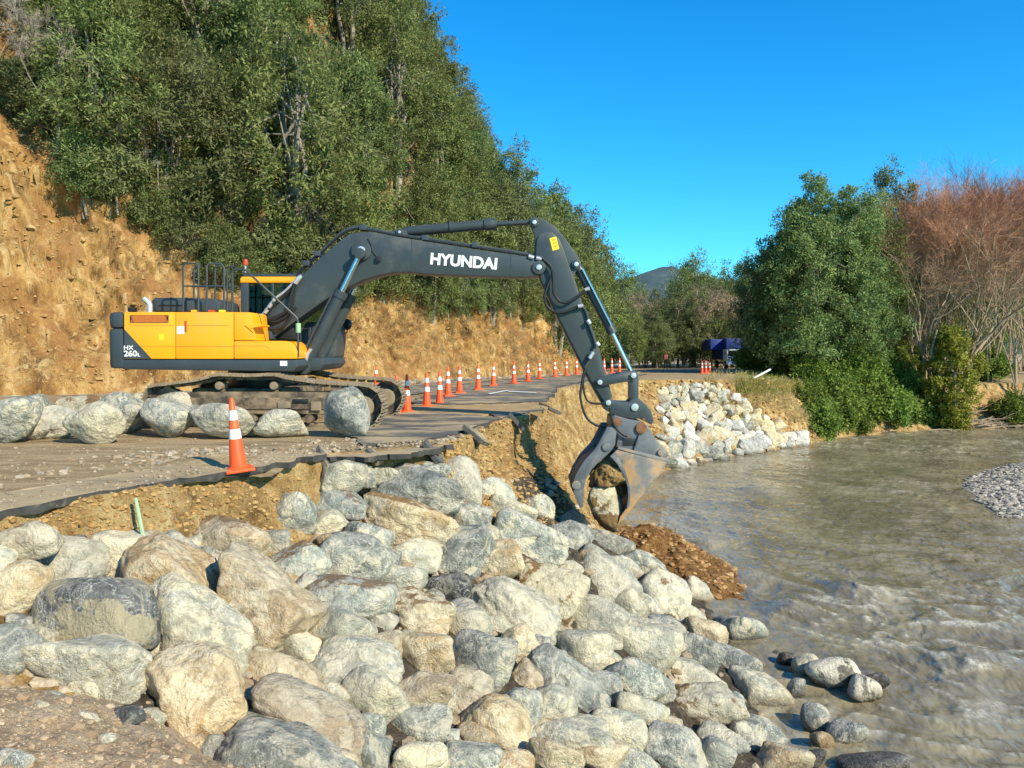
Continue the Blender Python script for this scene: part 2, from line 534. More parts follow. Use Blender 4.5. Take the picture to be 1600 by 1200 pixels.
M['trackmud'] = plain('muddy_steel', (0.075, 0.058, 0.042), 0.75, 0.2, 0.3, 5, (0.30, 0.22, 0.13), 0.55, 0.3)
M['trackpale'] = plain('dusty_steel', (0.25, 0.195, 0.125), 0.85, 0, 0.3, 8, (0.13, 0.09, 0.055), 0.4, 0.3)
M['bucket'] = plain('worn_bucket_steel', (0.12, 0.13, 0.14), 0.5, 0.2, 0.25, 3.5, (0.36, 0.28, 0.16), 0.2, 0.2)
M['bucketmud'] = plain('rusty_bucket_side', (0.19, 0.19, 0.18), 0.6, 0.1, 0.3, 3.0, (0.52, 0.27, 0.07), 0.62, 0.25)
M['rust'] = plain('rusty_pin', (0.20, 0.09, 0.045), 0.8, 0.2, 0.3, 10)
M['cone'] = plain('cone_orange', (0.86, 0.085, 0.012), 0.5, 0, 0.08, 3, (0.5, 0.16, 0.06), 0.12, 0.03)
M['coneband'] = plain('cone_band', (0.80, 0.78, 0.74), 0.45, 0, 0.04, 6, (0.5, 0.42, 0.32), 0.1, 0)
M['stake'] = plain('green_stake', (0.30, 0.46, 0.26), 0.6, 0, 0.1, 6)
M['seat'] = plain('seat_cloth', (0.03, 0.03, 0.033), 0.9, 0, 0.2, 8)
M['bluebox'] = plain('blue_panel', (0.012, 0.035, 0.20), 0.5, 0, 0.1, 1)
M['truckwhite'] = plain('truck_white', (0.8, 0.8, 0.8), 0.4, 0, 0.05, 2, (0.3, 0.27, 0.22), 0.15)
M['hivis'] = plain('hi_vis_orange', (0.85, 0.12, 0.02), 0.7, 0, 0.05, 8)
M['cloth'] = plain('navy_cloth', (0.03, 0.035, 0.06), 0.9, 0, 0.2, 8)
M['skin'] = plain('skin', (0.45, 0.27, 0.19), 0.55, 0, 0.05, 8)

def glass_mat(name, tint=(0.75, 0.9, 0.85), gl=0.22):
    m, t, b, o = new_mat(name)
    N = NT(t)
    t.nodes.remove(b)
    tr = N.n('BsdfTransparent')
    N.put(tr.inputs[0], tint)
    g = N.n('BsdfGlossy')
    g.inputs['Roughness'].default_value = 0.03
    fr = N.n('LayerWeight')
    fr.inputs[0].default_value = gl
    mx = N.n('MixShader')
    t.links.new(fr.outputs['Fresnel'], mx.inputs[0])
    t.links.new(tr.outputs[0], mx.inputs[1])
    t.links.new(g.outputs[0], mx.inputs[2])
    t.links.new(mx.outputs[0], o.inputs['Surface'])
    return m
M['glass'] = glass_mat('cab_glass', (0.55, 0.68, 0.62))
# ---------------------------------------------------------------- terrain: stations from the near left to the far right
WATER = -4.0
CR = [(-9, 1), (-4.75, 7.35), (-2.75, 11.1), (-1.03, 12.9), (-.35, 16.5), (.7, 19.3), (1.2, 25), (1.75, 30), (6, 40.5), (13, 44.5), (15.8, 47), (19.5, 53), (26, 57), (36, 60), (70, 65)]
TO = [(4, -8), (4.2, 4), (4.24, 9.5), (4.4, 12.5), (5.0, 16.5), (4.6, 20), (3.5, 26), (5.2, 31.5), (8.2, 37), (14.5, 43.2), (18.6, 47.2), (22, 50), (27.5, 52.9), (36, 55.5), (75, 59)]
ZP = [[0, -.65, -1.7, -3.1, -4.4]] * 3 + [[0, -.7, -1.7, -3.1, -4.4], [0, -1.0, -2.3, -3.5, -4.45], [0, -.9, -2.6, -3.7, -4.4],
      [0, -.7, -2.6, -3.7, -4.4], [0, -.7, -2.5, -3.6, -4.4], [-.1, -.5, -1.7, -3.1, -4.4], [-.2, -.7, -2.1, -3.4, -4.4], [-.4, -.9, -2.0, -3.3, -4.4],
      [-.7, -1.0, -2.0, -3.2, -4.4], [-1.0, -1.4, -2.5, -3.5, -4.4], [-1.1, -1.5, -2.5, -3.5, -4.4], [-1.2, -1.6, -2.6, -3.6, -4.4]]
BA = [(-45, 5), (-30, 17), (-20, 23), (-14, 26.5), (-10, 30), (-6, 36), (-2, 42), (2, 51), (6, 64), (9, 82), (14, 108), (25, 130), (45, 140), (70, 145), (140, 150)]
FA = [(-75, 45), (-60, 65), (-48, 75), (-40, 85), (-34, 90), (-28, 95), (-22, 100), (-16, 105), (-8, 112), (0, 120), (10, 135)]
HC = [22, 22, 19.0, 8.4, 4.9, 4.2, 4.3, 4.4, 3.6, 2.2, .8]
HF = [56, 56, 56, 54, 60, 57, 38, 21, 11.5, 5, 2]

def spline(pts, n, linear=False):
    pts = np.array(pts, float)
    if pts.ndim == 1: pts = pts[:, None]
    k = len(pts)
    P = np.vstack([2 * pts[0] - pts[1], pts, 2 * pts[-1] - pts[-2]])
    outp = []
    for i in range(k - 1):
        for j in range(n):
            t = j / n
            a, b, c, d = P[i], P[i + 1], P[i + 2], P[i + 3]
            if linear: outp.append(b + (c - b) * t)
            else: outp.append(0.5 * (2 * b + (c - a) * t + (2 * a - 5 * b + 4 * c - d) * t * t + (3 * b - a - 3 * c + d) * t ** 3))
    outp.append(pts[-1])
    return np.array(outp)

def grid_faces(r, c):
    i = np.arange(r * c).reshape(r, c)
    return np.stack([i[:-1, :-1], i[1:, :-1], i[1:, 1:], i[:-1, 1:]], -1).reshape(-1, 4)

NS = 60
C = spline(CR, NS)
jit = fbm(np.c_[C * 1.3, np.zeros(len(C))], 4) * 0.22
T = spline(TO, NS)
nrm = (T - C) / np.linalg.norm(T - C, axis=1)[:, None]
C = C + nrm * jit[:, None]
ZS = spline(ZP, NS, True)

def base_z(x, y):                              # the road falls gently away in the distance
    return np.clip(-0.013 * (y - 38), -0.95, 0)

# --- river bank: crest to toe, then on under the water
tt = np.concatenate([np.linspace(0, .04, 8), np.linspace(.04, .3, 22)[1:], np.linspace(.3, 1, 40)[1:], np.linspace(1.08, 2.6, 8)])
BV = np.zeros((len(C), len(tt), 3))
for j, t in enumerate(tt):
    xy = C + (T - C) * min(t, 1.0) + nrm * max(0, t - 1) * 5
    if t <= 1:
        z = np.array([np.interp(t, [0, .04, .3, .65, 1], r) for r in ZS])
    else:
        z = np.full(len(C), -4.4 - (t - 1) * 1.2)
    BV[:, j, :2] = xy
    BV[:, j, 2] = z
amp = np.clip(np.interp(tt, [0, .02, .1, 1.0, 2.6], [0, .12, .3, .25, .3]), 0, 1)[None, :]
n1 = fbm(BV * np.array([0.9, 0.9, 0.7]), 6, 2.1, 0.55)
n2 = np.abs(perlin(BV * np.array([0.6, 0.6, .25]) + 9.1))
BV[..., 0] += nrm[:, None, 0] * amp * (n1 * 1.3 - n2 * 1.2)
BV[..., 1] += nrm[:, None, 1] * amp * (n1 * 1.3 - n2 * 1.2)
BV[..., 2] += amp * n1 * 0.35
n4 = fbm(BV * 5.5, 4, 2.1, .6) * np.interp(tt, [0, .004, .3, 1], [0, .09, .07, .05])[None, :]
n5 = np.maximum(0, perlin(BV * np.array([1.6, 1.6, 4.5]) + 4)) * np.interp(tt, [0, .008, .06, .3], [0, .16, .12, 0])[None, :]
BV[..., 0] += nrm[:, None, 0] * (n4 - n5)
BV[..., 1] += nrm[:, None, 1] * (n4 - n5)
bankV, bankF = BV.reshape(-1, 3), grid_faces(*BV.shape[:2])
bank = tag(obj_np('river_bank', bankV, bankF[:, ::-1], M['bank'], origin=(0, 0, 0)), kind='structure')
bankT = BVHTree.FromPolygons([tuple(p) for p in bankV], [tuple(map(int, f)) for f in bankF])

# --- road bench between the crest and the foot of the hill
B = spline(BA, NS)
sv = np.linspace(0, 1, 90) ** 1.6
RV = C[:, None, :] * (1 - sv)[None, :, None] + B[:, None, :] * sv[None, :, None]
z = base_z(RV[..., 0], RV[..., 1]) * np.clip(sv * 8, 0, 1) + ZS[:, 0][:, None] * (1 - np.clip(sv * 8, 0, 1))
P3 = np.concatenate([RV, np.zeros_like(z)[..., None]], -1)
z = z + fbm(P3 * 0.7, 5) * 0.035 * np.clip(sv * 10, 0, 1) + fbm(P3 * 4, 3) * 0.012 * np.clip(sv * 10, 0, 1)
RV = np.concatenate([RV, z[..., None]], -1)
tag(obj_np('road', RV.reshape(-1, 3), grid_faces(*RV.shape[:2]), M['roaddirt'], origin=(0, 0, 0)), kind='structure')
roadT = BVHTree.FromPolygons([tuple(p) for p in RV.reshape(-1, 3)], [tuple(map(int, f)) for f in grid_faces(*RV.shape[:2])])

# --- hillside: clay cut, then a wooded slope
NB = len(FA)
Bh, Fh = B[:(NB - 1) * NS + 1], spline(FA, NS)
Hc, Hf = spline(HC, NS, True)[:, 0], spline(HF, NS)[:, 0]
dirh = Fh - Bh
dist = np.linalg.norm(dirh, axis=1)
dirh = dirh / dist[:, None]
cw = Hc * 0.62
ww = np.concatenate([np.linspace(0, 1, 46), np.linspace(1, 2, 60)[1:]])
HV = np.zeros((len(Bh), len(ww), 3))
bz = base_z(Bh[:, 0], Bh[:, 1])
for j, q in enumerate(ww):
    if q <= 1:
        d = cw * q
        z = bz + Hc * (q ** 0.9)
    else:
        e = q - 1
        d = cw + (dist - cw) * e
        z = bz + Hc + (Hf - Hc) * (1 - (1 - e) ** 2.2)
    HV[:, j, :2] = Bh + dirh * d[:, None]
    HV[:, j, 2] = z
a = np.interp(ww, [0, .12, .6, 1, 1.2, 2], [0.05, .5, .9, .9, .8, 1.2])[None, :]
n1 = fbm(HV * np.array([.30, .30, .22]), 6, 2.1, 0.56)
n3 = np.abs(perlin(HV * np.array([.42, .42, .10]) + 3.7)) * 1.3
HV[..., 0] += dirh[:, None, 0] * a * (n3 * 2.1 - n1 * 1.7)
HV[..., 1] += dirh[:, None, 1] * a * (n3 * 2.1 - n1 * 1.7)
HV[..., 2] += a * n1 * 0.7
fine = fbm(HV * 2.2, 3) * np.interp(ww, [0, .1, 1, 2], [0.03, .34, .32, .15])[None, :]
HV[..., 1] -= fine
HV[..., 0] += fine * 0.5
hillF = grid_faces(*HV.shape[:2])
tag(obj_np('hillside', HV.reshape(-1, 3), hillF, M['cut'], origin=(0, 0, 0)), kind='structure')
wa = bpy.data.objects['hillside'].data.attributes.new('wood', 'FLOAT', 'POINT')
wa.data.foreach_set('value', np.tile(np.interp(ww, [0.95, 1.12], [0, 1]), HV.shape[0]).astype(np.float32))
hillT = BVHTree.FromPolygons([tuple(p) for p in HV.reshape(-1, 3)], [tuple(map(int, f)) for f in hillF])

def drop(tree, x, y, z0=120):
    h = tree.ray_cast(Vector((x, y, z0)), Vector((0, 0, -1)))
    return h[0]

def on_cut(u, v):                              # a point of the bare clay cut, not of the wooded slope
    h = hillT.ray_cast(Vector(CAM), Vector(ray(u, v)).normalized())
    return h[0] if h[0] is not None and ww[h[2] % (len(ww) - 1)] < .93 else None

def cast(tree, u, v):
    d = Vector(ray(u, v)).normalized()
    h = tree.ray_cast(Vector(CAM), d)
    return h[0]

# --- far ground and the far hill
gv = [(-900, 100, -1.3), (900, 100, -1.3), (1500, 3000, -1.3), (-1500, 3000, -1.3)]
tag(MB().add(gv, [(0, 1, 2, 3)]).build('ground', M['dirt'], origin=(0, 0, 0)), kind='structure')
xs = np.linspace(-60, 420, 90)
ys = np.linspace(0, 1, 14)
FH = np.zeros((90, 14, 3))
prof = 46 + 15 * np.exp(-((xs - 120) / 75) ** 2) + fbm(np.c_[xs * .03, xs * 0, xs * 0], 4) * 9
for j, q in enumerate(ys):
    FH[:, j, 0] = xs
    FH[:, j, 1] = 420 + q * 200
    FH[:, j, 2] = -2 + prof * math.sin(q * math.pi / 2)
FH[..., 2] += fbm(FH * .05, 4) * 2.5
M['farhill'] = soil_mat('far_forest', [(0.3, (0.05, 0.08, 0.085)), (0.7, (0.12, 0.155, 0.15))], 0.16)
tag(obj_np('hills', FH.reshape(-1, 3), grid_faces(90, 14)[:, ::-1], M['farhill'], origin=(0, 0, 0)), kind='structure')

# ---------------------------------------------------------------- river
yy = 4 + 60 * np.linspace(0, 1, 420) ** 1.7
xx = np.linspace(-1, 1, 420)
WV = np.zeros((420, 420, 3))
for i, y in enumerate(yy):
    x0, x1 = 1.5 + 0.12 * max(0, y - 20), 7 + y * 0.85
    WV[i, :, 0] = x0 + (x1 - x0) * np.linspace(0, 1, 420)
    WV[i, :, 1] = y
fl = np.array([-.55, -.835])                   # the current runs towards the camera and to the left
al = WV[..., 0] * fl[0] + WV[..., 1] * fl[1]
ac = WV[..., 0] * -fl[1] + WV[..., 1] * fl[0]
Q = np.stack([al, ac, np.zeros_like(al)], -1)
wob = np.stack([fbm(Q * .35 + 5, 2), fbm(Q * .35 + 25, 2), np.zeros_like(al)], -1)
w1 = fbm(Q * np.array([.55, .32, 1]) + wob * 1.2, 3)
w2 = 0.5 - np.abs(perlin(Q * np.array([1.5, .8, 1]) + wob * 2))
w3 = 0.5 - np.abs(perlin(Q * np.array([3.4, 2.0, 1]) + wob * 3 + 40))
def spot(px, r):
    p = at_z(px[0], px[1], WATER)
    return np.exp(-(((WV[..., 0] - p[0]) ** 2 + (WV[..., 1] - p[1]) ** 2) / r ** 2))
rough = 0.95 + 0.8 * np.clip(perlin(Q * .16 + 60) * 1.6 + .2, 0, 1)
for px, r in (((1130, 770), 3.0), ((1250, 950), 2.2), ((1240, 880), 2.0), ((1560, 1040), 3.0), ((1500, 950), 2.5), ((1380, 1000), 2.5), ((1450, 1130), 2.0), ((1300, 690), 6.0), ((1500, 690), 8)):
    rough += 0.45 * spot(px, r)
hump = sum(0.16 * spot(px, r) for px, r in (((1240, 955), .55), ((1110, 850), .6), ((1185, 905), .7), ((1540, 1045), .8), ((1350, 925), .8), ((1190, 765), 1.0)))
W = (w1 * 0.075 + w2 * 0.075 + w3 * 0.048) * rough + hump * 1.3
WV[..., 2] = WATER + W - W.mean()
foam = np.clip((w2 - .415) * 12.0, 0, 1) * np.clip((rough - 1.3) * 1.4, 0, 1) * np.clip((w3 - .25) * 5, 0, 1)
foam += np.clip(hump * 5 - .35, 0, 1) * np.clip(w3 * 2.2 - .3, 0, 1)
river = tag(obj_np('river', WV.reshape(-1, 3), grid_faces(420, 420)[:, ::-1], None, origin=(0, 0, 0)), kind='structure')
at_ = river.data.attributes.new('foam', 'FLOAT', 'POINT')
at_.data.foreach_set('value', np.clip(foam, 0, 1).astype(np.float32).ravel())
m, t, b, o = new_mat('river_water')
N = NT(t)
c = N.world()
cm = N.mapping(c, (1.0, 0.6, 1), (0, 0, 0.58))
n = N.noise(cm, 0.5, 5, 0.6, 0.6)
col = N.ramp(n, [(0.35, (0.15, 0.125, 0.078)), (0.62, (0.27, 0.23, 0.145))])
fo = N.attr('foam').outputs['Fac']
fn = N.noise(c, 16, 6, 0.75)
fm = N.math('MULTIPLY', fo, N.ramp(fn, [(0.35, 0.0), (0.6, 1.0)]), True)
N.put(b.inputs['Base Color'], N.mix(fm, col, (0.74, 0.70, 0.58)))
N.put(b.inputs['Roughness'], N.math('ADD', N.math('MULTIPLY', fm, 0.6), 0.07))
b.inputs['IOR'].default_value = 1.33
h = N.math('ADD', N.noise(cm, 2.2, 2, 0.5, 0.4), N.math('MULTIPLY', N.noise(N.mapping(c, (1.0, .55, 1), (0, 0, .35)), 5.0, 2, 0.5, .4), 0.42))
N.put(b.inputs['Normal'], N.bump(h, 0.85, 0.13))
river.data.materials.append(m)

# ---------------------------------------------------------------- asphalt slabs on the road (ragged, broken edges)
def ragged(px, step=0.12, amp=0.05, seed=0, z=0.0):
    pts = [at_z(u, v, z)[:2] for u, v in px]
    res = []
    for i, p in enumerate(pts):
        q = pts[(i + 1) % len(pts)]
        n = max(1, int(np.linalg.norm(q - p) / step))
        for k in range(n):
            r = p + (q - p) * k / n
            res.append(r)
    res = np.array(res)
    o1 = fbm(np.c_[res * 2.3, np.full(len(res), seed)], 4) * amp * 2.2
    o2 = fbm(np.c_[res * 2.3, np.full(len(res), seed + 31.7)], 4) * amp * 2.2
    jr = np.random.RandomState(seed + 50)
    return res + np.c_[o1, o2] + jr.uniform(-1, 1, res.shape) * amp * .35

def slab(px, z0, z1, seed, amp=0.10, name='asphalt', mat='asphalt'):
    r = ragged(px, 0.10, amp, seed)
    n = len(r)
    mb = MB()
    a = sum(r[i][0] * r[(i + 1) % n][1] - r[(i + 1) % n][0] * r[i][1] for i in range(n))
    if a < 0: r = r[::-1]
    bz_ = [float(base_z(p[0], p[1])) for p in r]
    mb.add([(p[0], p[1], q_ + z1 + 0.02 * perlin(np.array([p[0] * 3, p[1] * 3, 1.0]))) for p, q_ in zip(r, bz_)] + [(p[0] + .03 * perlin(np.array([p[0] * 4, p[1] * 4, 3.0])), p[1] + .03, q_ + z0 + .06 * perlin(np.array([p[0] * 5, p[1] * 5, 7.0]))) for p, q_ in zip(r, bz_)],
           [list(range(n)), [2 * n - 1 - i for i in range(n)]] + [((i + 1) % n, i, i + n, (i + 1) % n + n) for i in range(n)])
    o_ = tag(mb.build(name, M[mat], smooth=False), kind='structure')
    if mat != 'tandirt':
        o_.data.materials.append(M['edge'])
        for pl_ in o_.data.polygons: pl_.material_index = 1 if abs(pl_.normal.z) < .5 else 0
    return o_

slab([(-60, 818), (60, 790), (200, 766), (330, 744), (430, 729), (505, 713), (500, 703), (420, 712), (300, 728), (180, 744), (60, 766), (-60, 782)], -0.05, 0.03, 1, mat='dusty')
slab([(505, 712), (570, 712), (640, 706), (700, 693), (716, 680), (690, 676), (600, 684), (540, 695), (500, 703)], -0.10, -0.02, 2, 0.12, mat='dusty')
slab([(570, 700), (640, 694), (715, 680), (745, 668), (782, 656), (740, 651), (660, 648), (600, 650), (560, 672), (555, 690)], -0.06, 0.045, 3, 0.08)
slab([(782, 655), (845, 642), (850, 636), (800, 640), (760, 648)], -0.07, 0.03, 4, 0.06)
slab([(640, 632), (700, 634), (780, 632), (852, 629), (864, 616), (868, 606), (930, 593), (990, 586), (1010, 581), (950, 579), (880, 584), (800, 594), (720, 607), (665, 620)], -0.08, 0.05, 5, 0.10)
slab([(590, 612), (700, 596), (800, 586), (900, 577), (1000, 570), (1110, 568), (1120, 574), (1000, 577), (900, 581), (800, 592), (700, 604), (600, 622)], -0.05, 0.035, 6, 0.12)

slab([(598, 650), (625, 640), (645, 633), (720, 634), (800, 632), (850, 630), (846, 640), (800, 645), (745, 651), (690, 653), (640, 652)], -0.05, 0.03, 9, 0.12, 'road_dirt', 'tandirt')

def sheet(px, z, name, mat):
    pts = [at_z(u, v, 0) for u, v in px]
    return tag(MB().add([(p[0], p[1], z) for p in pts], [list(range(len(pts)))]).build(name, M[mat], smooth=False), kind='structure')
M['roadpaint'] = plain('road_paint', (0.62, 0.61, 0.58), 0.8, 0, 0.1, 3, (0.2, 0.18, 0.15), 0.3, 0.1)
sheet([(762, 618), (792, 612.5), (794, 613.6), (766, 619.4)], 0.072, 'road_marking', 'roadpaint')
sheet([(793, 614), (838, 616), (838, 617.4), (794, 615.4)], 0.072, 'road_marking', 'roadpaint')
# ---------------------------------------------------------------- boulders
def ico(sub):
    bm = bmesh.new()
    bmesh.ops.create_icosphere(bm, subdivisions=sub, radius=1.0)
    V = np.array([v.co[:] for v in bm.verts])
    Fc = np.array([[v.index for v in f.verts] for f in bm.faces])
    bm.free()
    return V, Fc
ICO = {k: ico(k) for k in (1, 2, 3, 4, 5)}

def rock_shape(rng, sub=4, p=7.0, planes=13, rough=0.045, flat=0.0):
    D, Fc = ICO[sub]
    n = rng.normal(size=(planes, 3))
    n /= np.linalg.norm(n, axis=1)[:, None]
    n = np.vstack([n, np.eye(3), -np.eye(3)])
    d = np.concatenate([rng.uniform(0.70, 1.0, planes), rng.uniform(0.92, 1.15, 6)])
    dots = np.clip(D @ n.T, 0, None) / d
    r = (dots ** p).sum(1) ** (-1 / p)
    off = rng.uniform(0, 200, 3)
    chip = np.abs(perlin(D * 2.6 + off)) + .5 * np.abs(perlin(D * 6.1 + off))
    r = r * (1 + rough * 1.5 * fbm(D * 1.5 + off, 3) + rough * 0.8 * fbm(D * 5 + off, 3) - rough * .9 * chip)
    V = D * r[:, None]
    lo, hi = V.min(0), V.max(0)
    return (V - (lo + hi) / 2) / ((hi - lo) / 2), Fc

def place_rock(u, v, a, b, tilt, mat, rng, depth=None, tree=None, name='boulder', p=7.0, sub=4, rough=0.045, planes=13, pull=0.35, dratio=0.85, rest=None, parent=None):
    """a boulder seen at pixel (u, v) with half sizes a, b; its distance is that of the bank under it"""
    if depth is None:
        h = cast(tree, u, v)
        if h is None: return None
        depth = float(np.dot(np.array(h) - CAM, FWD))
        depth -= pull * 0.5 * (a + b) * depth / F
    ctr = CAM + ray(u, v) * depth
    s = depth / F
    V, Fc = rock_shape(rng, sub, p, planes, rough)
    t = math.radians(tilt)
    X = RGT * math.cos(t) - UPV * math.sin(t)
    Z = RGT * math.sin(t) + UPV * math.cos(t)
    Wd = V[:, :1] * (a * s) * X + V[:, 2:] * (b * s) * Z + V[:, 1:2] * ((a + b) / 2 * s * dratio) * FWD
    if rest is not None:
        ctr = ctr + np.array([0, 0, rest - (ctr[2] + Wd[:, 2].min())])
    me = mesh_np(name, Wd, Fc, M['st_' + mat])
    o = bpy.data.objects.new(name, me)
    return link(o, ctr, parent)

SL = """38 850 52 30 -20 ts;100 875 65 33 10 p;18 925 58 48 0 t;148 963 102 61 5 D;145 1042 98 47 8 p;8 1015 50 42 30 g;30 975 20 16 0 g
205 872 55 36 10 p;255 915 78 60 35 t;275 872 42 35 15 g;350 852 70 43 10 ts;352 885 41 30 15 g;305 985 102 60 45 p;405 945 90 56 35 t;328 1085 98 64 40 t
405 1000 40 38 0 g;468 1012 33 31 0 p;450 1055 62 34 20 t;485 1122 90 44 20 t;450 1182 112 39 10 g;460 885 63 32 -12 gs;545 887 54 54 40 g;530 942 83 43 12 gs
572 850 38 32 20 g;535 990 52 40 22 p;558 1042 70 37 8 p;648 968 56 43 20 ts;627 912 38 28 10 p;645 873 43 30 15 p;697 922 39 27 0 d;640 815 76 34 12 ts;620 838 25 22 0 p
715 860 56 41 -15 g;732 812 36 25 8 g;773 880 44 33 -20 t;650 765 74 37 18 g;530 785 44 24 0 gs;535 747 36 28 10 p;458 803 34 33 0 g;507 822 35 21 -10 p;715 752 47 38 25 m
778 775 34 26 20 g;800 800 39 19 18 p;840 793 28 22 10 g;825 848 61 40 20 g;882 848 40 36 25 g;893 825 27 28 30 p;945 852 43 22 20 g;890 890 22 14 0 p;925 880 20 20 0 t
860 933 55 51 10 M;945 915 53 42 30 p;940 973 45 34 15 p;800 962 74 45 30 p;727 980 43 36 15 p;750 1040 49 48 15 g;808 1020 40 39 -10 t;908 1020 49 37 15 p;875 1072 67 41 40 g
668 1025 45 40 5 t;585 1090 53 45 45 p;655 1088 46 36 15 t;703 1080 28 22 40 g;735 1078 35 32 10 t;655 1132 49 32 10 g;690 1160 28 25 0 g;775 1138 57 45 15 t;812 1115 34 40 30 g
865 1105 39 32 10 p;942 1078 32 32 -20 g;992 1062 53 32 15 g;998 1115 46 31 20 p;962 1138 45 30 25 p;890 1150 66 25 15 p;865 1187 46 34 20 t;930 1182 50 26 15 t;572 1177 37 34 10 g
655 1190 43 30 5 p;735 1192 45 28 15 g;795 1197 40 22 10 t;1008 1012 53 38 5 p;975 945 35 28 10 p;1033 932 43 37 30 m;1000 890 42 28 35 g;1070 968 50 25 32 p;1040 985 30 20 10 g
1103 992 34 24 10 t;1165 1002 51 37 40 g;1085 1022 37 32 25 g;1148 1045 39 28 20 g;1085 1058 45 20 10 p;1120 1072 17 12 0 p;1098 1103 62 41 10 M;1190 1098 51 37 15 p;1210 1062 33 30 -30 p
1058 1177 60 39 30 g;1127 1157 41 20 10 p;1178 1155 43 32 25 g;1238 1138 41 36 50 p;1110 1187 25 34 30 p;1222 1190 43 28 10 t;985 1195 41 26 20 g;1245 1108 17 13 0 p
520 1195 40 30 0 t;60 1000 30 24 0 p;240 1010 30 22 0 g;700 800 26 18 0 p;600 880 26 20 0 g;760 930 24 18 0 t;840 1010 24 18 0 g;920 1105 26 20 0 p;1030 1085 24 18 0 g;1040 1140 26 20 0 t;950 1035 24 18 0 p
560 740 30 18 10 g;600 745 24 15 0 p;680 735 24 14 0 g;1000 850 20 14 30 p;970 865 22 16 20 g;1140 1100 24 20 0 g;820 890 26 20 0 g;520 850 24 18 0 t;430 850 26 22 0 p;470 960 28 22 0 g
-20 880 40 30 0 p;240 845 24 18 0 t;300 850 20 14 0 g;120 848 16 12 0 d;160 852 16 11 0 g"""
LAB = {'g': 'grey-green rounded boulder with white veins, in the riprap slope below the road',
       'p': 'pale dusty cream boulder with rounded edges, in the riprap slope below the road',
       't': 'tan pinkish rounded boulder, in the riprap slope below the road',
       'gs': 'grey boulder with brown soil lying on its top, in the riprap slope',
       'ts': 'tan boulder with brown soil lying on its top, in the riprap slope',
       'm': 'cream boulder with small brown mud spots, in the riprap slope',
       'd': 'black streaked boulder wedged among pale ones in the riprap slope',
       'M': 'cream boulder caked with large brown mud patches, in the riprap slope',
       'D': 'big dark charcoal boulder with dusty patch, lying on a pale yellowish boulder'}
def where(o, a):
    x, y, z = WL[o.name]
    sz = 'large ' if a > 58 else 'small ' if a < 30 else ''
    if z < -3.5: pl = 'in the lowest riprap rows by the water'
    elif y > 14.5: pl = 'in the riprap under the bucket'
    elif z > -1.25: pl = 'in the riprap right under the road edge'
    elif x < -1.6 and y < 8.5: pl = 'in the riprap behind the brown soil mound'
    elif z > -2.2: pl = 'in the upper middle of the riprap slope'
    else: pl = 'in the lower middle of the riprap slope'
    return sz, pl
SHORT = {'g': 'grey-green rounded boulder with white veins', 'p': 'pale dusty cream boulder', 't': 'tan rounded boulder', 'gs': 'grey boulder with brown soil on top', 'ts': 'tan boulder with brown soil on top', 'm': 'cream boulder with small mud spots', 'd': 'black streaked boulder', 'M': 'cream boulder caked with brown mud'}
rng = np.random.RandomState(3)
for k, rec in enumerate(SL.replace('\n', ';').split(';')):
    q = rec.split()
    u, v, a, b_, ti = map(float, q[:5])
    big = a > 55
    o = place_rock(u, v, a * 1.05, b_ * 1.06, ti, q[5], rng, tree=bankT, sub=5 if big else 4, p=5.5 if q[5] == 'D' else rng.uniform(6, 17), planes=rng.randint(9, 15), rough=rng.uniform(.05, .085), pull=.75 if q[5] == 'D' else .35)
    if o is None: continue
    nm = q[5]
    lab = LAB[nm]
    if nm in SHORT:
        sz, pl = where(o, a)
        lab = sz + SHORT[nm] + ' ' + pl
    if (int(u), int(v)) == (697, 922): pass
    if (int(u), int(v)) == (120, 848): lab = 'small black stone against the foot of the cut road edge'
    if (int(u), int(v)) == (1098, 1103): lab = 'big brown-stained boulder with a pointed end, lowest mud-caked one near the water'
    if (int(u), int(v)) == (650, 765): lab = 'long smooth grey slab of a boulder just below the broken asphalt'
    if (int(u), int(v)) == (450, 1182): lab = 'long low grey boulder beside the brown soil mound'
    if (int(u), int(v)) == (1165, 1002): lab = 'large smooth grey boulder standing at the water beside the small river stones'
    tag(o, lab, 'boulder', 'riprap boulders on the near river bank')

# more of the same boulders lower down, seen in the gaps between the upper ones
rr = random.Random(8)
SLP = [(int(float(x.split()[0])), int(float(x.split()[1]))) for x in SL.replace('\n', ';').split(';')]
cnt = 0
for k in range(900):
    u, v = rr.uniform(-10, 1240), rr.uniform(770, 1199)
    h = cast(bankT, u, v)
    if h is None or h[2] > -1.15 or h[2] < -4.15 or h[1] > 19 or cnt >= 48: continue
    if min((u - x) ** 2 + (v - y) ** 2 for x, y in SLP) < 30 ** 2: continue
    SLP.append((u, v))
    s_ = rr.uniform(20, 32)
    mt = rr.choice(['g', 'p', 'p', 't'])
    o = place_rock(u, v, s_ * 1.15, s_ * .95, rr.uniform(-20, 50), mt, rng, tree=bankT, sub=4, p=rng.uniform(7, 24), rough=.07, pull=-0.3)
    sz, pl = where(o, s_)
    tag(o, sz + SHORT[mt] + ' ' + pl, 'boulder', 'riprap boulders on the near river bank')
    cnt += 1

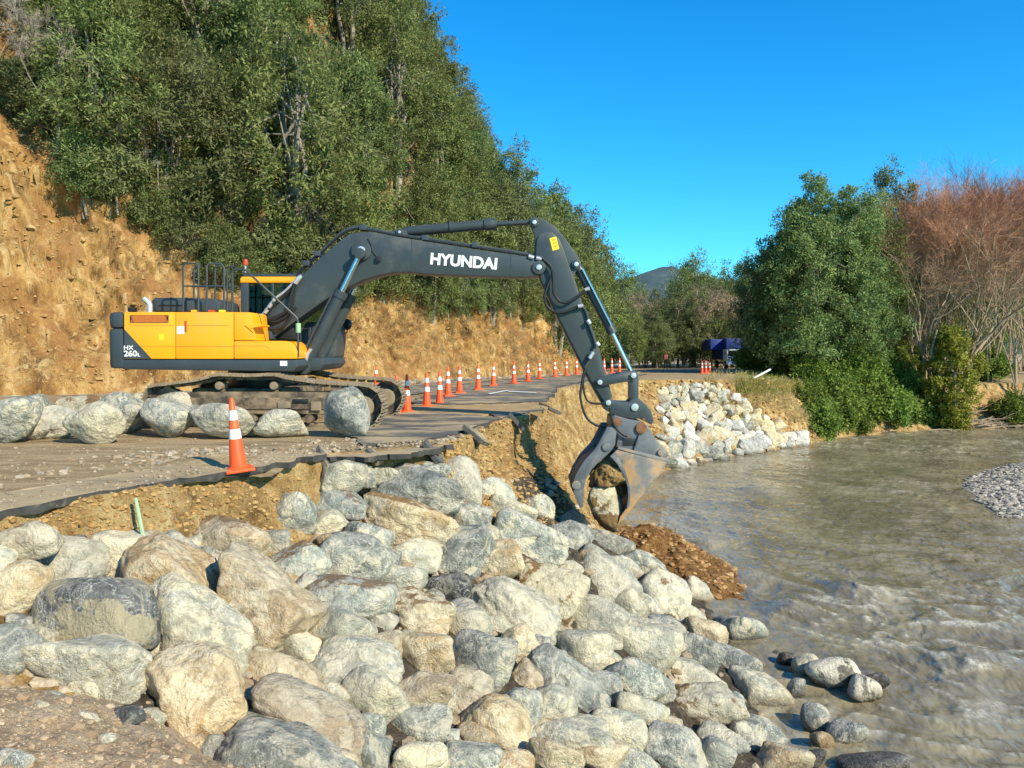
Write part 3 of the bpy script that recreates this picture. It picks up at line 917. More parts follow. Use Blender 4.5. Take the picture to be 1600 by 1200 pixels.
# stones standing in the river margin
RVs = [(1260, 1042, 23, 17, -5, 'p', 'pale oblong stone at the water edge'), (1302, 1054, 43, 25, -15, 'R', 'large half-wet stone in the river, dark with a pale top'),
       (1350, 1077, 28, 20, -10, 'R', 'small half-wet stone in the river beside a bigger one'), (1370, 1066, 18, 13, 0, 'w', 'dark wet stone behind the half-wet stones in the river'),
       (1230, 1031, 15, 10, 0, 'w', 'dark wet stone behind the pale oblong stone'), (1243, 1076, 15, 16, 0, 'g', 'small grey stone at the foot of the pale oblong stone'),
       (1277, 1126, 25, 20, 20, 'g', 'squarish grey stone at the water edge'), (1321, 1147, 31, 18, -10, 'g', 'smooth egg-shaped grey stone lying in shallow water'),
       (1285, 1159, 19, 14, 25, 't', 'pointed tan stone beside the egg-shaped grey stone'), (1270, 1187, 21, 15, 0, 'w', 'dark wet stone under the pointed tan stone'),
       (1365, 1196, 56, 18, 0, 'w', 'long dark wet stone barely above the river surface')]
for u, v, a, b_, ti, mt, lab in RVs:
    d = float(np.dot(at_z(u, v + b_ * 0.6, WATER) - CAM, FWD))
    o = place_rock(u, v, a, b_ * 1.15, ti, mt, rng, depth=d, sub=4, p=6)
    tag(o, lab, 'stone', 'stones in the river margin')

# boulders in a row on the road in front of the excavator
ROW = [(45, 634, 40, 30, 0, 'g', 672, 'rounded grey boulder behind the left end of the boulder row'),
       (15, 655, 48, 37, 0, 'g', 690, 'big smooth blue-grey boulder at the open end of the boulder row'),
       (88, 656, 33, 29, 25, 'm', 684, 'small mottled boulder leaning between two bigger ones in the row'),
       (125, 624, 45, 27, 0, 'M', 668, 'cream boulder with dark mud patches behind the row'),
       (150, 655, 46, 36, 20, 'p', 691, 'cream wedge-shaped boulder at the front of the row'),
       (196, 639, 36, 36, -25, 'g', 676, 'grey and tan boulder tilted against its neighbours in the row'),
       (270, 628, 40, 30, -10, 'p', 668, 'pale boulder with a pointed top behind a dark grey one in the row'),
       (262, 650, 45, 30, 5, 'g', 681, 'grey mottled boulder with dark foot in the row by the track'),
       (348, 656, 51, 28, 8, 'p', 683, 'long cream boulder behind the near traffic cone'),
       (438, 659, 42, 23, 0, 'p', 681, 'low oval cream boulder in front of the excavator track'),
       (312, 640, 26, 22, 20, 'g', 668, 'small grey boulder wedged behind the long cream one in the row'),
       (225, 630, 26, 26, 10, 'p', 664, 'pale boulder filling the gap behind the tilted one in the row'),
       (60, 668, 22, 18, -10, 'p', 686, 'small pale stone at the foot of the big blue-grey boulder'),
       (395, 668, 16, 12, 0, 'g', 680, 'small grey stone between the two cream boulders by the track'),
       (542, 644, 38, 41, 0, 'g', 682, 'tall upright grey boulder in front of the track end')]
for u, v, a, b_, ti, mt, yb, lab in ROW:
    g = at_z(u, yb, 0.02)
    d = float(np.dot(g - CAM, FWD))
    o = place_rock(u, v, a, b_, ti, mt, rng, depth=d, sub=5, p=rng.uniform(6, 9), rough=.05, rest=-0.02)
    tag(o, lab, 'boulder', 'boulders along the road in front of the excavator')

# angular quarried rock on the far bank
rr = random.Random(5)
poly = [(1030, 612), (1060, 600), (1125, 602), (1170, 632), (1215, 668), (1250, 690), (1140, 716), (1045, 736), (1030, 700)]
def inside(p, pg):
    c_ = False
    for i in range(len(pg)):
        (x1, y1), (x2, y2) = pg[i], pg[i - 1]
        if (y1 > p[1]) != (y2 > p[1]) and p[0] < (x2 - x1) * (p[1] - y1) / (y2 - y1) + x1: c_ = not c_
    return c_
pts, tries = [], 0
while len(pts) < 165 and tries < 9000:
    tries += 1
    p = (rr.uniform(1025, 1255), rr.uniform(598, 738))
    if not inside(p, poly): continue
    s = (6.5 + 9.5 * (p[1] - 598) / 138) * rr.uniform(.55, 1.3)
    if all(math.hypot(p[0] - q[0], p[1] - q[1]) > 0.60 * (s + q[2]) for q in pts): pts.append((*p, s))
for u, v, s in pts:
    mt = rr.choice('qqqyyg') if v > 660 else rr.choice('qyyyg')
    o = place_rock(u, v, s * rr.uniform(.95, 1.3), s * rr.uniform(.75, 1.05), rr.uniform(-50, 50), mt, rng, tree=bankT, p=60, planes=7, sub=3, rough=.02, pull=.6)
    if o is None: continue
    o.data.polygons.foreach_set('use_smooth', np.zeros(len(o.data.polygons), bool))
    lab = {'q': 'angular white quarried rock on the far bank slope', 'y': 'angular cream quarried rock with rusty stain on the far bank slope', 'g': 'angular grey quarried rock on the far bank slope'}[mt]
    tag(o, lab, 'rock', 'quarried rocks on the far river bank')

# ---------------------------------------------------------------- loose stones merged as stuff
def scatter_stones(name, pos, size, mats, rng, label, cat, kind='stuff', sub=1, squash=.7):
    protos = [rock_shape(rng, sub, 20, 8, .05) for _ in range(12)]
    Vs, Fs, n0 = [], [], 0
    for p, s in zip(pos, size):
        V, Fc = protos[rng.randint(12)]
        a = rng.uniform(0, 6.283)
        R = np.array([[math.cos(a), -math.sin(a), 0], [math.sin(a), math.cos(a), 0], [0, 0, 1]])
        V = (V * np.array([1, rng.uniform(.6, 1), rng.uniform(.4, squash)]) * s) @ R.T + p
        Vs.append(V); Fs.append(Fc + n0); n0 += len(V)
    o = obj_np(name, np.vstack(Vs), np.vstack(Fs), mats[0], smooth=False, origin=(0, 0, 0))
    return tag(o, label, cat, kind=kind)

def chips_mat(name, cols):
    m, t, b, o = new_mat(name)
    N = NT(t)
    ri = N.n('NewGeometry').outputs['Random Per Island']
    c = N.ramp(ri, [(i / max(1, len(cols) - 1), x) for i, x in enumerate(cols)])
    c = N.mix(N.ramp(N.noise(N.world(), 30, 4), [(0.35, 0.4), (0.6, 0.0)]), c, tuple(x * .5 for x in cols[0]))
    N.put(b.inputs['Base Color'], c)
    b.inputs['Roughness'].default_value = 0.9
    N.put(b.inputs['Normal'], N.bump(N.noise(N.world(), 60, 4), .4, .01))
    return m
M['chips'] = chips_mat('stone_chips', [(0.22, 0.15, 0.085), (0.36, 0.27, 0.165), (0.28, 0.24, 0.18), (0.47, 0.39, 0.28), (0.30, 0.21, 0.12)])
M['pebbles'] = chips_mat('river_pebbles', [(0.22, 0.20, 0.165), (0.38, 0.34, 0.27), (0.56, 0.51, 0.41), (0.30, 0.27, 0.21), (0.13, 0.12, 0.10)])
M['crumb'] = chips_mat('soil_crumbs', [(0.24, 0.16, 0.095), (0.40, 0.29, 0.18), (0.30, 0.205, 0.12), (0.48, 0.38, 0.26), (0.36, 0.25, 0.15)])
M['clods'] = chips_mat('clay_clods', [(0.26, 0.14, 0.045), (0.40, 0.235, 0.08), (0.48, 0.33, 0.14), (0.33, 0.18, 0.06), (0.43, 0.27, 0.10)])
M['barkchip'] = chips_mat('brown_chips', [(0.14, 0.06, 0.02), (0.32, 0.17, 0.055), (0.45, 0.27, 0.10), (0.22, 0.10, 0.03), (0.52, 0.36, 0.17)])

# gravel under and between the boulders of the near bank
pos, size = [], []
for k in range(2600):
    u, v = rr.uniform(0, 1290), rr.uniform(735, 1199)
    h = cast(bankT, u, v)
    if h is None or h[2] < -4.2 or h[2] > -.9 or h[0] > 5.4 or h[1] > 22: continue
    pos.append(np.array(h) - np.array([0, 0, .05])); size.append(rr.choice((.03, .05, .08, .12)))
scatter_stones('rubble', pos, size, [M['chips']], rng, 'small broken stones filling the gaps between the boulders', 'rubble', sub=2)

# stones strewn on the road
pos, size = [], []
for k in range(1900):
    u, v = rr.uniform(-20, 720), 640 + 150 * rr.random() ** 1.2
    p = at_z(u, v, 0)
    h = drop(roadT, p[0], p[1], 5)
    if h is None: continue
    pos.append(np.array(h)); size.append(rr.choice((.006, .008, .01, .012, .016, .03)))
for cx, cy, n, r in ((300, 715, 260, .75), (335, 722, 200, .6), (660, 688, 160, .8), (600, 690, 120, .7), (440, 712, 120, .7), (0, 742, 60, .6)):
    p0 = at_z(cx, cy, 0)
    for k in range(n):
        x, y = p0[0] + rr.gauss(0, r), p0[1] + rr.gauss(0, r * .7)
        h = drop(roadT, x, y, 5)
        if h is None: continue
        pos.append(np.array(h)); size.append(rr.choice((.015, .025, .04, .06)))
for k in range(420):                                   # crumbled stone along the broken edge
    i_ = rr.randrange(NS, NS * 3)
    p = C[i_] - nrm[i_] * abs(rr.gauss(0, .45))
    h = drop(roadT, p[0], p[1], 5)
    if h is not None:
        pos.append(np.array([h[0], h[1], max(h[2], .035)])); size.append(rr.choice((.01, .014, .02, .03)))
for k in range(900):                                   # far verge under the cut
    u = rr.uniform(560, 1000)
    p = at_z(u, np.interp(u, [560, 700, 900, 1000], [606, 592, 579, 574]) + rr.uniform(-3, 3), 0)
    h = drop(roadT, p[0], p[1], 8)
    if h is not None:
        pos.append(np.array(h)); size.append(rr.choice((.04, .07, .1, .16)))
scatter_stones('gravel', pos, size, [M['chips']], rng, 'loose gravel and stone chips strewn over the dirt road', 'gravel')

# low heap of spoil behind the near cone
def heap(name, cx, cy, rx, ry, h, mat, seed, z0, n=70):
    g = np.linspace(-1, 1, n)
    X, Y = np.meshgrid(g, g)
    R = np.sqrt(X ** 2 + Y ** 2)
    P = np.stack([cx + X * rx, cy + Y * ry, np.full_like(X, seed)], -1)
    prof = np.clip(1 - R ** 1.4, -0.15, 1)
    z = z0 + h * prof * (1 + .5 * fbm(P * 2.2, 3)) + .10 * h * fbm(P * 9, 3) - 0.05
    V = np.stack([P[..., 0], P[..., 1], z], -1)
    return tag(obj_np(name, V.reshape(-1, 3), grid_faces(n, n)[:, ::-1], M[mat]), kind='structure')
p = at_z(325, 727, 0)
heap('soil_mound', p[0], p[1] + .3, .95, .75, .16, 'roaddirt', 3, 0.0)

# brown soil heap washed by the river under the bucket
p = at_z(1035, 880, WATER)
g = np.linspace(-1, 1, 110)
X, Y = np.meshgrid(g, g)
R = np.sqrt(X ** 2 + Y ** 2)
cx, cy = 3.55, 20.6
P = np.stack([cx + X * 2.3 - Y * .9, cy + Y * 4.2, np.zeros_like(X)], -1)
z = WATER - .25 + np.clip(1 - R ** 1.3, -.2, 1) * 1.05 * (1 + .4 * fbm(P * .8, 3)) + .08 * fbm(P * 5, 3)
V = np.stack([P[..., 0], P[..., 1], z], -1).reshape(-1, 3)
mul = tag(obj_np('soil_mound', V, grid_faces(110, 110)[:, ::-1], M['mulch'], origin=(0, 0, 0)), kind='structure')
mulT = BVHTree.FromPolygons([tuple(q) for q in V], [tuple(map(int, f)) for f in grid_faces(110, 110)])
pos, size = [], []
for k in range(2600):
    h = drop(mulT, cx + rr.uniform(-3, 3), cy + rr.uniform(-4, 4), 3)
    if h is not None and h[2] > WATER - .05:
        pos.append(np.array(h)); size.append(rr.choice((.03, .05, .07, .1)))
scatter_stones('soil_clods', pos, size, [M['barkchip']], rng, 'wet brown clods and bark on the heap under the bucket', 'soil', squash=.5)
MB().tube([at_y(1030, 838, 21), at_y(1029, 828, 21), at_y(1031, 818, 21)], [.05, .045, .03], 6).build('stump', M['bark'])
tag(bpy.data.objects['stump'], 'small broken wooden stump on the brown soil heap', 'stump')

# clods on the cut faces
pos, size = [], []
for k in range(3200):
    u = rr.uniform(0, 900)
    v = rr.uniform(80, 600)
    h = on_cut(u, v)
    if h is not None:
        pos.append(np.array(h)); size.append(rr.choice((.03, .04, .06, .09, .13)) * (.6 if rr.random() < .85 else 1.3))
for k in range(4200):
    u, v = rr.uniform(690, 1000), rr.uniform(600, 830)
    h = cast(bankT, u, v)
    if h is not None and 12.5 < h[1] < 36 and h[2] > -4.1:
        pos.append(np.array(h)); size.append(rr.choice((.012, .018, .025, .035, .06)))
for k in range(1500):                                  # stones in the gravel face under the asphalt
    h = cast(bankT, rr.uniform(-10, 470), rr.uniform(725, 860))
    if h is not None and h[2] > -1.0:
        pos.append(np.array(h)); size.append(rr.choice((.008, .012, .018, .025, .04)))
for k in range(2500):
    u, v = rr.uniform(1000, 1300), rr.uniform(590, 700)
    h = cast(bankT, u, v)
    if h is not None and h[2] > -4.1:
        pos.append(np.array(h)); size.append(rr.choice((.03, .05, .08, .13)))
scatter_stones('clay_clods', pos, size, [M['clods']], rng, 'clay clods and stones sticking out of the cut soil faces', 'soil')

# foreground soil mound under the photographer
ridge = [at_y(u, v, d) for u, v, d in ((-140, 1045, 5.4), (0, 1050, 5.4), (100, 1062, 5.3), (200, 1105, 5.2), (290, 1150, 5.1), (400, 1182, 5.1), (520, 1212, 5.0), (640, 1260, 5.0))]
near = [np.array(q) for q in ((-3.6, 0, -.1), (-3.0, 0, -.1), (-2.4, 0, -.1), (-1.8, 0, -.1), (-1.2, 0, -.1), (-.6, 0, -.12), (0, 0, -.15), (.6, 0, -.2))]
ra, na = spline(ridge, 18), spline(near, 18)
qs = np.concatenate([np.linspace(0, 1, 110), np.linspace(1, 1.5, 26)[1:]])
MV = np.zeros((len(ra), len(qs), 3))
for j, q in enumerate(qs):
    MV[:, j] = na + (ra - na) * q
    MV[:, j, 2] -= 0.35 * max(0, q - .92) ** 1.1 * 6
MV[..., 2] += fbm(MV * 2.0, 4) * .10 + fbm(MV * 9, 3) * .03
MV[..., 0] += fbm(MV * 2.4 + 8, 3) * .05
fmF = grid_faces(*MV.shape[:2])
tag(obj_np('soil_mound', MV.reshape(-1, 3), fmF, M['dirt'], origin=(0, 0, 0)), kind='structure')
fmT = BVHTree.FromPolygons([tuple(q) for q in MV.reshape(-1, 3)], [tuple(map(int, f)) for f in fmF])
pos, size = [], []
for k in range(4200):
    u, v = rr.uniform(-10, 560), rr.uniform(1040, 1205)
    h = cast(fmT, u, v)
    if h is not None:
        pos.append(np.array(h)); size.append(rr.choice((.004, .005, .006, .008, .008, .012)) if rr.random() < .95 else rr.choice((.02, .03, .045)))
scatter_stones('dirt_crumbs', pos, size, [M['crumb']], rng, 'brown crumbs and small chips on the soil mound', 'soil')
for u, v, a, b_, ti, mt, lab in ((197, 1122, 28, 15, -8, 'd', 'dark flat slate stone lying on the brown soil mound'), (150, 1082, 32, 17, 30, 't', 'tan pointed stone half buried at the top of the soil mound'),
                                 (272, 1118, 13, 9, 0, 'p', 'small pale chip on the soil mound beside the round tan pebble'), (302, 1120, 10, 10, 0, 't', 'round tan pebble on the soil mound'),
                                 (165, 1156, 18, 10, -10, 'p', 'whitish flake in the middle of the soil mound'), (20, 1186, 34, 14, 5, 'g', 'grey and white stone in the corner of the soil mound'),
                                 (140, 1120, 18, 8, 20, 'p', 'pale flat chip beside the dark slate stone'), (65, 1102, 12, 6, 10, 'p', 'thin cream flake high on the soil mound')):
    o = place_rock(u, v, a, b_, ti, mt, rng, tree=fmT, name='stone', p=14, sub=3, pull=.4)
    if o: tag(o, lab, 'stone')

# gravel bar on the far side of the river
gp = [at_z(u, v, WATER) for u, v in ((1508, 760), (1530, 742), (1600, 724), (1760, 700), (1900, 740), (1760, 830), (1600, 808), (1540, 785))]
gc = np.mean([q[:2] for q in gp], 0)
ring = spline([q[:2] for q in gp] + [gp[0][:2]], 14)
qs = np.linspace(0, 1.12, 26)
GV = np.zeros((len(ring), len(qs), 3))
for j, q in enumerate(qs):
    GV[:, j, :2] = gc + (ring - gc) * q
    GV[:, j, 2] = WATER + .02 + .42 * (1 - q ** 2)
GV[..., 2] += fbm(GV * 1.2, 3) * .08
gbF = grid_faces(*GV.shape[:2])
M['shingle'] = soil_mat('wet_shingle', [(0.3, (0.11, 0.105, 0.09)), (0.6, (0.26, 0.245, 0.2)), (0.75, (0.4, 0.38, 0.32))], 6.0, None, .5, .6)
tag(obj_np('gravel_bar', GV.reshape(-1, 3), gbF, M['shingle'], origin=(0, 0, 0)), kind='structure')
gbT = BVHTree.FromPolygons([tuple(q) for q in GV.reshape(-1, 3)], [tuple(map(int, f)) for f in gbF])
pos, size = [], []
for k in range(6000):
    h = cast(gbT, rr.uniform(1500, 1660), rr.uniform(718, 812))
    if h is not None and h[2] > WATER - .02:
        pos.append(np.array(h)); size.append(rr.choice((.03, .04, .06, .08, .13)))
scatter_stones('pebbles', pos, size, [M['pebbles']], rng, 'grey and white pebbles covering the gravel bar in the river', 'pebbles')
# ---------------------------------------------------------------- excavator
YB, YC, YT = 15.1, 16.5, 14.85        # near side of the body, boom centre line, outer face of the near track
root = thing('excavator', (at_y(411, 600, YC)[0], YC, 0.02), 'yellow and charcoal crawler excavator with long dark boom holding a boulder in its grab bucket', 'excavator')

def PX(px, Y):
    return [(float(at_y(u, v, Y)[0]), float(at_y(u, v, Y)[2])) for u, v in px]
def part(name, px, Yref, y0, y1, mat, bevel=0.015, parent=None, angle=35):
    return MB().prism(PX(px, Yref), y0, y1).build(name, M[mat], parent or root, bevel, angle)
def rect(name, u0, v0, u1, v1, Yref, y0, y1, mat, bevel=0.01, parent=None):
    return part(name, [(u0, v0), (u1, v0), (u1, v1), (u0, v1)], Yref, y0, y1, mat, bevel, parent)
def P(u, v, Y): return tuple(at_y(u, v, Y))
def smooth_path(pts, n=6): return [tuple(q) for q in spline(pts, n)]
def hose(name, px, Y, r, mat='black', parent=None, n=8):
    """px rows are (u, v) or (u, v, Y)"""
    return MB().tube(smooth_path([P(q[0], q[1], q[2] if len(q) > 2 else Y) for q in px]), r, n).build(name, M[mat], parent or root)
def pin(u, v, Yref, y0, y1, r, mat='steel', parent=None, name='pin', n=18):
    x, _, z = at_y(u, v, Yref)
    return MB().cyl((x, y0, z), (x, y1, z), r, n).build(name, M[mat], parent or root, 0.006)
def text(body, u, v, Y, h_px, slope=0.0, name='lettering', off=0.0, parent=None, mat='white', xs=1.0):
    cu = bpy.data.curves.new(name, 'FONT')
    cu.body = body
    cu.size = 1.0
    cu.offset = off
    cu.extrude = 0.004
    tmp = bpy.data.objects.new(name, cu)
    me = bpy.data.meshes.new_from_object(tmp)
    V = np.array([q.co[:] for q in me.vertices])
    s = (h_px * Y / F) / (V[:, 1].max() - V[:, 1].min())
    V = (V - np.array([V[:, 0].min(), V[:, 1].min(), 0])) * np.array([s * xs, s, 1])
    ca, sa = math.cos(slope), math.sin(slope)
    W_ = np.c_[V[:, 0] * ca + V[:, 1] * sa, -V[:, 2], -V[:, 0] * sa + V[:, 1] * ca]
    me.vertices.foreach_set('co', W_.astype(np.float32).ravel())
    me.update()
    me.materials.clear()
    me.materials.append(M[mat])
    o = bpy.data.objects.new(name, me)
    bpy.data.objects.remove(tmp)
    return link(o, P(u, v, Y), parent or root)

# --- tracks: chain, shoes one by one, frame, rollers
TP = [(222, 622), (232, 606), (262, 601), (300, 596), (322, 591), (340, 587), (385, 588), (425, 587), (450, 592), (490, 598), (530, 601), (566, 603), (582, 608), (592, 618), (597, 633), (594, 647), (585, 660), (570, 668), (500, 669), (420, 669), (340, 669), (262, 669), (240, 664), (226, 650), (219, 636)]
loop = np.array(PX(TP, YT))
lp = spline(np.vstack([loop, loop[:1]]), 10)
seg = np.linalg.norm(np.diff(lp, axis=0), axis=1)
cum = np.concatenate([[0], np.cumsum(seg)])
NSH = int(cum[-1] / 0.195)
sh = MB()
sh.box((-.092, -.30, -.012), (.092, .30, .012))
for gx in (-.07, 0, .07): sh.prism([(gx - .012, .010), (gx + .012, .010), (gx + .006, .045), (gx - .006, .045)], -.30, .30)
sh.box((-.06, -.11, -.075), (.06, -.06, -.010))
sh.box((-.06, .06, -.075), (.06, .11, -.010))
proto = sh.build('track_shoe', M['trackpale'], None, 0, smooth=False, origin=(0, 0, 0))
shoe_mesh = proto.data
bpy.data.objects.remove(proto)
cen = loop.mean(0)
for s, yc in ((-1, YT + .30), (1, 2 * YC - YT - .30)):
    x0, x1 = loop[:, 0].min(), loop[:, 0].max()
    inner = cen + (lp - cen) * np.array([.955, .80])
    n = len(lp) - 1
    for y0, y1 in ((yc - .12, yc - .05), (yc + .05, yc + .12)):
        vv, ff = [], []
        for q in range(n):
            a = lp[q] + (cen - lp[q]) * .03
            a2 = a + (cen - a) / np.linalg.norm(cen - a) * .075
            vv += [(a[0], y0, a[1]), (a[0], y1, a[1]), (a2[0], y1, a2[1]), (a2[0], y0, a2[1])]
            for e in range(4): ff.append((q * 4 + e, q * 4 + (e + 1) % 4, ((q + 1) % n) * 4 + (e + 1) % 4, ((q + 1) % n) * 4 + e))
        trk = MB().add(vv, ff).build('track_chain', M['trackmud'], root, 0, smooth=False)
    for k in range(NSH):
        d = (k + .5) * cum[-1] / NSH
        i = min(np.searchsorted(cum, d) - 1, n - 1)
        f = (d - cum[i]) / seg[i]
        p = lp[i] + (lp[i + 1] - lp[i]) * f
        tg = (lp[i + 1] - lp[i]) / seg[i]
        o = bpy.data.objects.new('track_shoe', shoe_mesh)
        link(o, (p[0], yc, p[1]), trk)
        o.rotation_euler = (0, -math.atan2(tg[1], tg[0]), 0)
    yo = yc + s * 0
    fr = MB().prism(PX([(258, 618), (300, 613), (520, 613), (552, 618), (560, 636), (548, 648), (275, 648), (255, 636)], YT), yc - .17, yc + .17).build('track_frame', M['trackmud'], root, .02)
    MB().prism(PX([(275, 622), (518, 622), (518, 640), (275, 640)], YT), yc - .20, yc - .171).build('frame_plate', M['trackmud'], fr, .008)
    for u in (300, 345, 390, 435, 480, 520):
        x, _, z_ = at_y(u, 655, YT)
        MB().cyl((x, yc - .20, z_), (x, yc + .20, z_), .085, 16).build('track_roller', M['trackmud'], root, .01)
    for u in (339, 425):
        x, _, z_ = at_y(u, 603, YT)
        cr = MB().cyl((x, yc - .22, z_), (x, yc + .1, z_), .075, 18).build('carrier_roller', M['trackpale'], root, .012)
        MB().box((x - .035, yc - .08, z_ - .17), (x + .055, yc + .08, z_ - .04)).build('bracket', M['trackmud'], cr, .01)
    for u, r, nm in ((566, .36, 'idler'), (254, .35, 'sprocket')):
        x, _, z_ = at_y(u, 636, YT)
        w_ = MB().cyl((x, yc - .10, z_), (x, yc + .10, z_), r, 28).build(nm, M['trackmud'], root, .015)
        MB().cyl((x, yc - .19, z_), (x, yc + .19, z_), r * .55, 22).build('hub', M['trackpale'], w_, .015)
    for u0, u1, v0, v1, mt in ((432, 452, 628, 638, 'trackpale'), (456, 480, 624, 630, 'black'), (484, 500, 628, 642, 'trackpale')):
        MB().prism(PX([(u0, v0), (u1, v0), (u1, v1), (u0, v1)], YT), yc - .23, yc - .202).build('step', M[mt], fr, .006)
cx0 = at_y(411, 600, YC)[0]
MB().box((cx0 - 1.0, YC - 1.2, .35), (cx0 + 1.0, YC + 1.2, .75)).build('car_body', M['trackmud'], root, .05)
MB().cyl((cx0, YC, .70), (cx0, YC, 1.10), .68, 36).build('slew_ring', M['black'], root, .02)

# --- upper structure
YE = 2 * YC - YB
part('revolving_frame', [(190, 561.5), (463, 562), (466, 572), (458, 581), (190, 577)], YB, YB + .012, YE - .012, 'charcoal', .03)
x0, x1 = at_y(172, 530, YB)[0], at_y(192.6, 530, YB)[0]
zt, zm, zb = at_y(180, 487.5, YB)[2], at_y(180, 512.5, YB)[2], at_y(180, 575.5, YB)[2]
cwp = []
for q in np.linspace(-1, 1, 21):
    cwp.append((x0 - .42 * (1 - q * q) - .0, YC + q * (YC - YB)))
def plan_solid(name, plan, z0, z1, mat, bevel):
    n = len(plan)
    return MB().add([(x, y, z0) for x, y in plan] + [(x, y, z1) for x, y in plan],
                    [list(range(n)), list(range(n, 2 * n))] + [(i, (i + 1) % n, (i + 1) % n + n, i + n) for i in range(n)]).build(name, M[mat], root, bevel, 50)
cw = plan_solid('counterweight', cwp + [(x1, YE), (x1, YB)], zb, zm - .008, 'charcoal', .06)
plan_solid('counterweight_top', [(x + .012, y) for x, y in cwp] + [(x1, YE - .01), (x1, YB + .01)], zm, zt, 'charcoal', .07)
rp = rect('rear_panel', 193.4, 487.5, 273.6, 561, YB, YB, YB + .85, 'yellow', .022)
mp = rect('engine_door', 274.4, 487.5, 364.6, 561, YB, YB, YB + .85, 'yellow', .022)
for pl, u0, u1, v in ((rp, 215, 273, 540.5), (mp, 275, 364, 541), (rp, 204, 272, 508.5), (mp, 290, 358, 508.5)):
    MB().prism(PX([(u0, v), (u1, v), (u1, v + .7), (u0, v + .7)], YB), YB - .0025, YB + .002).build('seam', M['orange_dark'], pl, 0)
tk = part('fuel_tank', [(365.4, 487.5), (391, 488), (393, 492), (397, 532), (365.4, 532)], YB, YB + .006, YB + .95, 'yellow', .02)
tb = part('tool_box', [(365.4, 532.8), (440, 532.5), (452, 534), (459, 540), (463, 549), (463, 561), (365.4, 561)], YB, YB - .004, YB + .95, 'yellow', .03)
MB().tube([P(366, 540.5, YB - .004), P(412, 540.5, YB - .004), P(420, 543, YB - .004), P(424, 549, YB - .004)], .004, 5).build('seam', M['orange_dark'], tb)
part('step_ledge', [(382, 508), (409, 507), (409, 509.5), (391, 513), (396, 520), (391, 515)], YB, YB - .01, YB + .5, 'yellow', .004)
MB().box((at_y(193, 0, YB)[0], YB + .86, 1.42), (at_y(375, 0, YB)[0], YE, at_y(300, 490, YB)[2])).build('hood_deck', M['yellow'], root, .03)
gr = rect('grille', 203, 492, 263.5, 504.5, YB, YB - .004, YB + .004, 'black', 0)
gm = MB()
gx0, gz0 = at_y(203.5, 504, YB)[0], at_y(203.5, 504, YB)[2]
gw, gh = at_y(263, 492.5, YB)[0] - gx0, at_y(263, 492.5, YB)[2] - gz0
for k in range(-4, 34):
    for sgn in (1, -1):
        a = gx0 + k * gw / 30
        b_ = a + sgn * gh * .6
        t0 = 0.0
        pts_ = [(a, gz0), (b_, gz0 + gh)]
        if min(a, b_) < gx0 or max(a, b_) > gx0 + gw: continue
        gm.tube([(pts_[0][0], YB - .008, pts_[0][1]), (pts_[1][0], YB - .008, pts_[1][1])], .0062, 4)
gm.build('lattice', M['orange_dark'], gr, 0, smooth=False)
tri = part('badge_panel', [(194, 514), (194, 560), (236.5, 560)], YB, YB - .004, YB + .004, 'charcoal', 0)
text('HX', 192.3 + 1.5, 546.5, YB - .005, 6.6, 0, off=.02, parent=tri, xs=1.15)
text('260', 193.6, 557, YB - .005, 9.4, 0, off=.022, parent=tri, xs=1.12)
text('L', 215.2, 557, YB - .005, 5.4, 0, off=.02, parent=tri, xs=1.25)
rect('notice_sticker', 276.5, 510, 288, 521.5, YB, YB - .003, YB + .002, 'white', 0, mp)
rect('door_handle', 288.8, 501, 291.8, 518.5, YB, YB - .012, YB + .002, 'reflector', .003, mp)
rect('lock_plate', 248, 522, 256, 531, YB, YB - .003, YB + .002, 'stickery', 0, rp)
rect('notice_sticker', 437.5, 564, 448.5, 571.5, YB, YB + .006, YB + .02, 'white', 0)
for u, mt in ((297, 'yellow'), (324, 'reflector'), (341, 'stickery')):
    rect('deck_lamp', u - 4, 483.5, u + 4, 487.4, YB, YB + .15, YB + .3, mt, .012)
# engine hood and pipes on the deck
eh = MB().prism(PX([(236, 487), (236, 470), (240, 465), (304, 465), (304, 487)], YC - .5), YC - .5, YC + .75).build('engine_hood', M['charcoal'], root, .05)
MB().prism(PX([(305, 487), (305, 466), (333, 466), (341, 471), (344, 480), (344, 487)], YC - .5), YC - .48, YC + .7).build('engine_hood', M['charcoal'], root, .05)
for u in (266, 290): rect('hood_strap', u, 464.6, u + 2.5, 487, YC - .5, YC - .51, YC - .45, 'black', .002, eh)
MB().tube([P(248, 477, YC - .51), P(286, 477, YC - .51)], .012, 6).build('hood_handle', M['black'], eh)
hose('exhaust_pipe', [(234, 488), (234, 477), (231, 472), (225, 466.5)], YC - .6, .055, 'steel', n=14)
MB().box(P(199, 487, YC - .9), tuple(np.array(P(207, 480, YC - .9)) + np.array([0, .2, 0]))).build('rear_camera', M['black'], root, .02)
# hand rails
def rail(px, Y, r=.019): return hose('hand_rail', px, Y, r, 'charcoal')
def poly_rail(px, Y, r=.019): return MB().tube([P(u, v, Y) for u, v in px], r, 8).build('hand_rail', M['charcoal'], root)
poly_rail([(286, 487), (286, 416), (289, 412), (307, 411.5), (310, 415), (310, 487)], YB + .22)
poly_rail([(323, 487), (323, 416), (326, 412), (346, 412), (350, 418), (350, 487)], YB + .22)
poly_rail([(286, 447), (350, 447)], YB + .22, .016)
for u in (303, 336, 355): poly_rail([(u, 487), (u, 420), (u + 3, 416), (u + 12, 416)], YC - .1, .018)
poly_rail([(300, 448), (372, 448)], YC - .1, .015)
poly_rail([(363, 487), (363, 424), (366, 421), (381, 421), (385, 423), (463, 496), (465.5, 502), (466, 558)], YB + .10, .021)
pl = MB().cyl(P(383.5, 426, YC + .2), P(383.5, 414, YC + .2), .018, 8).build('beacon_stalk', M['steel'], root)
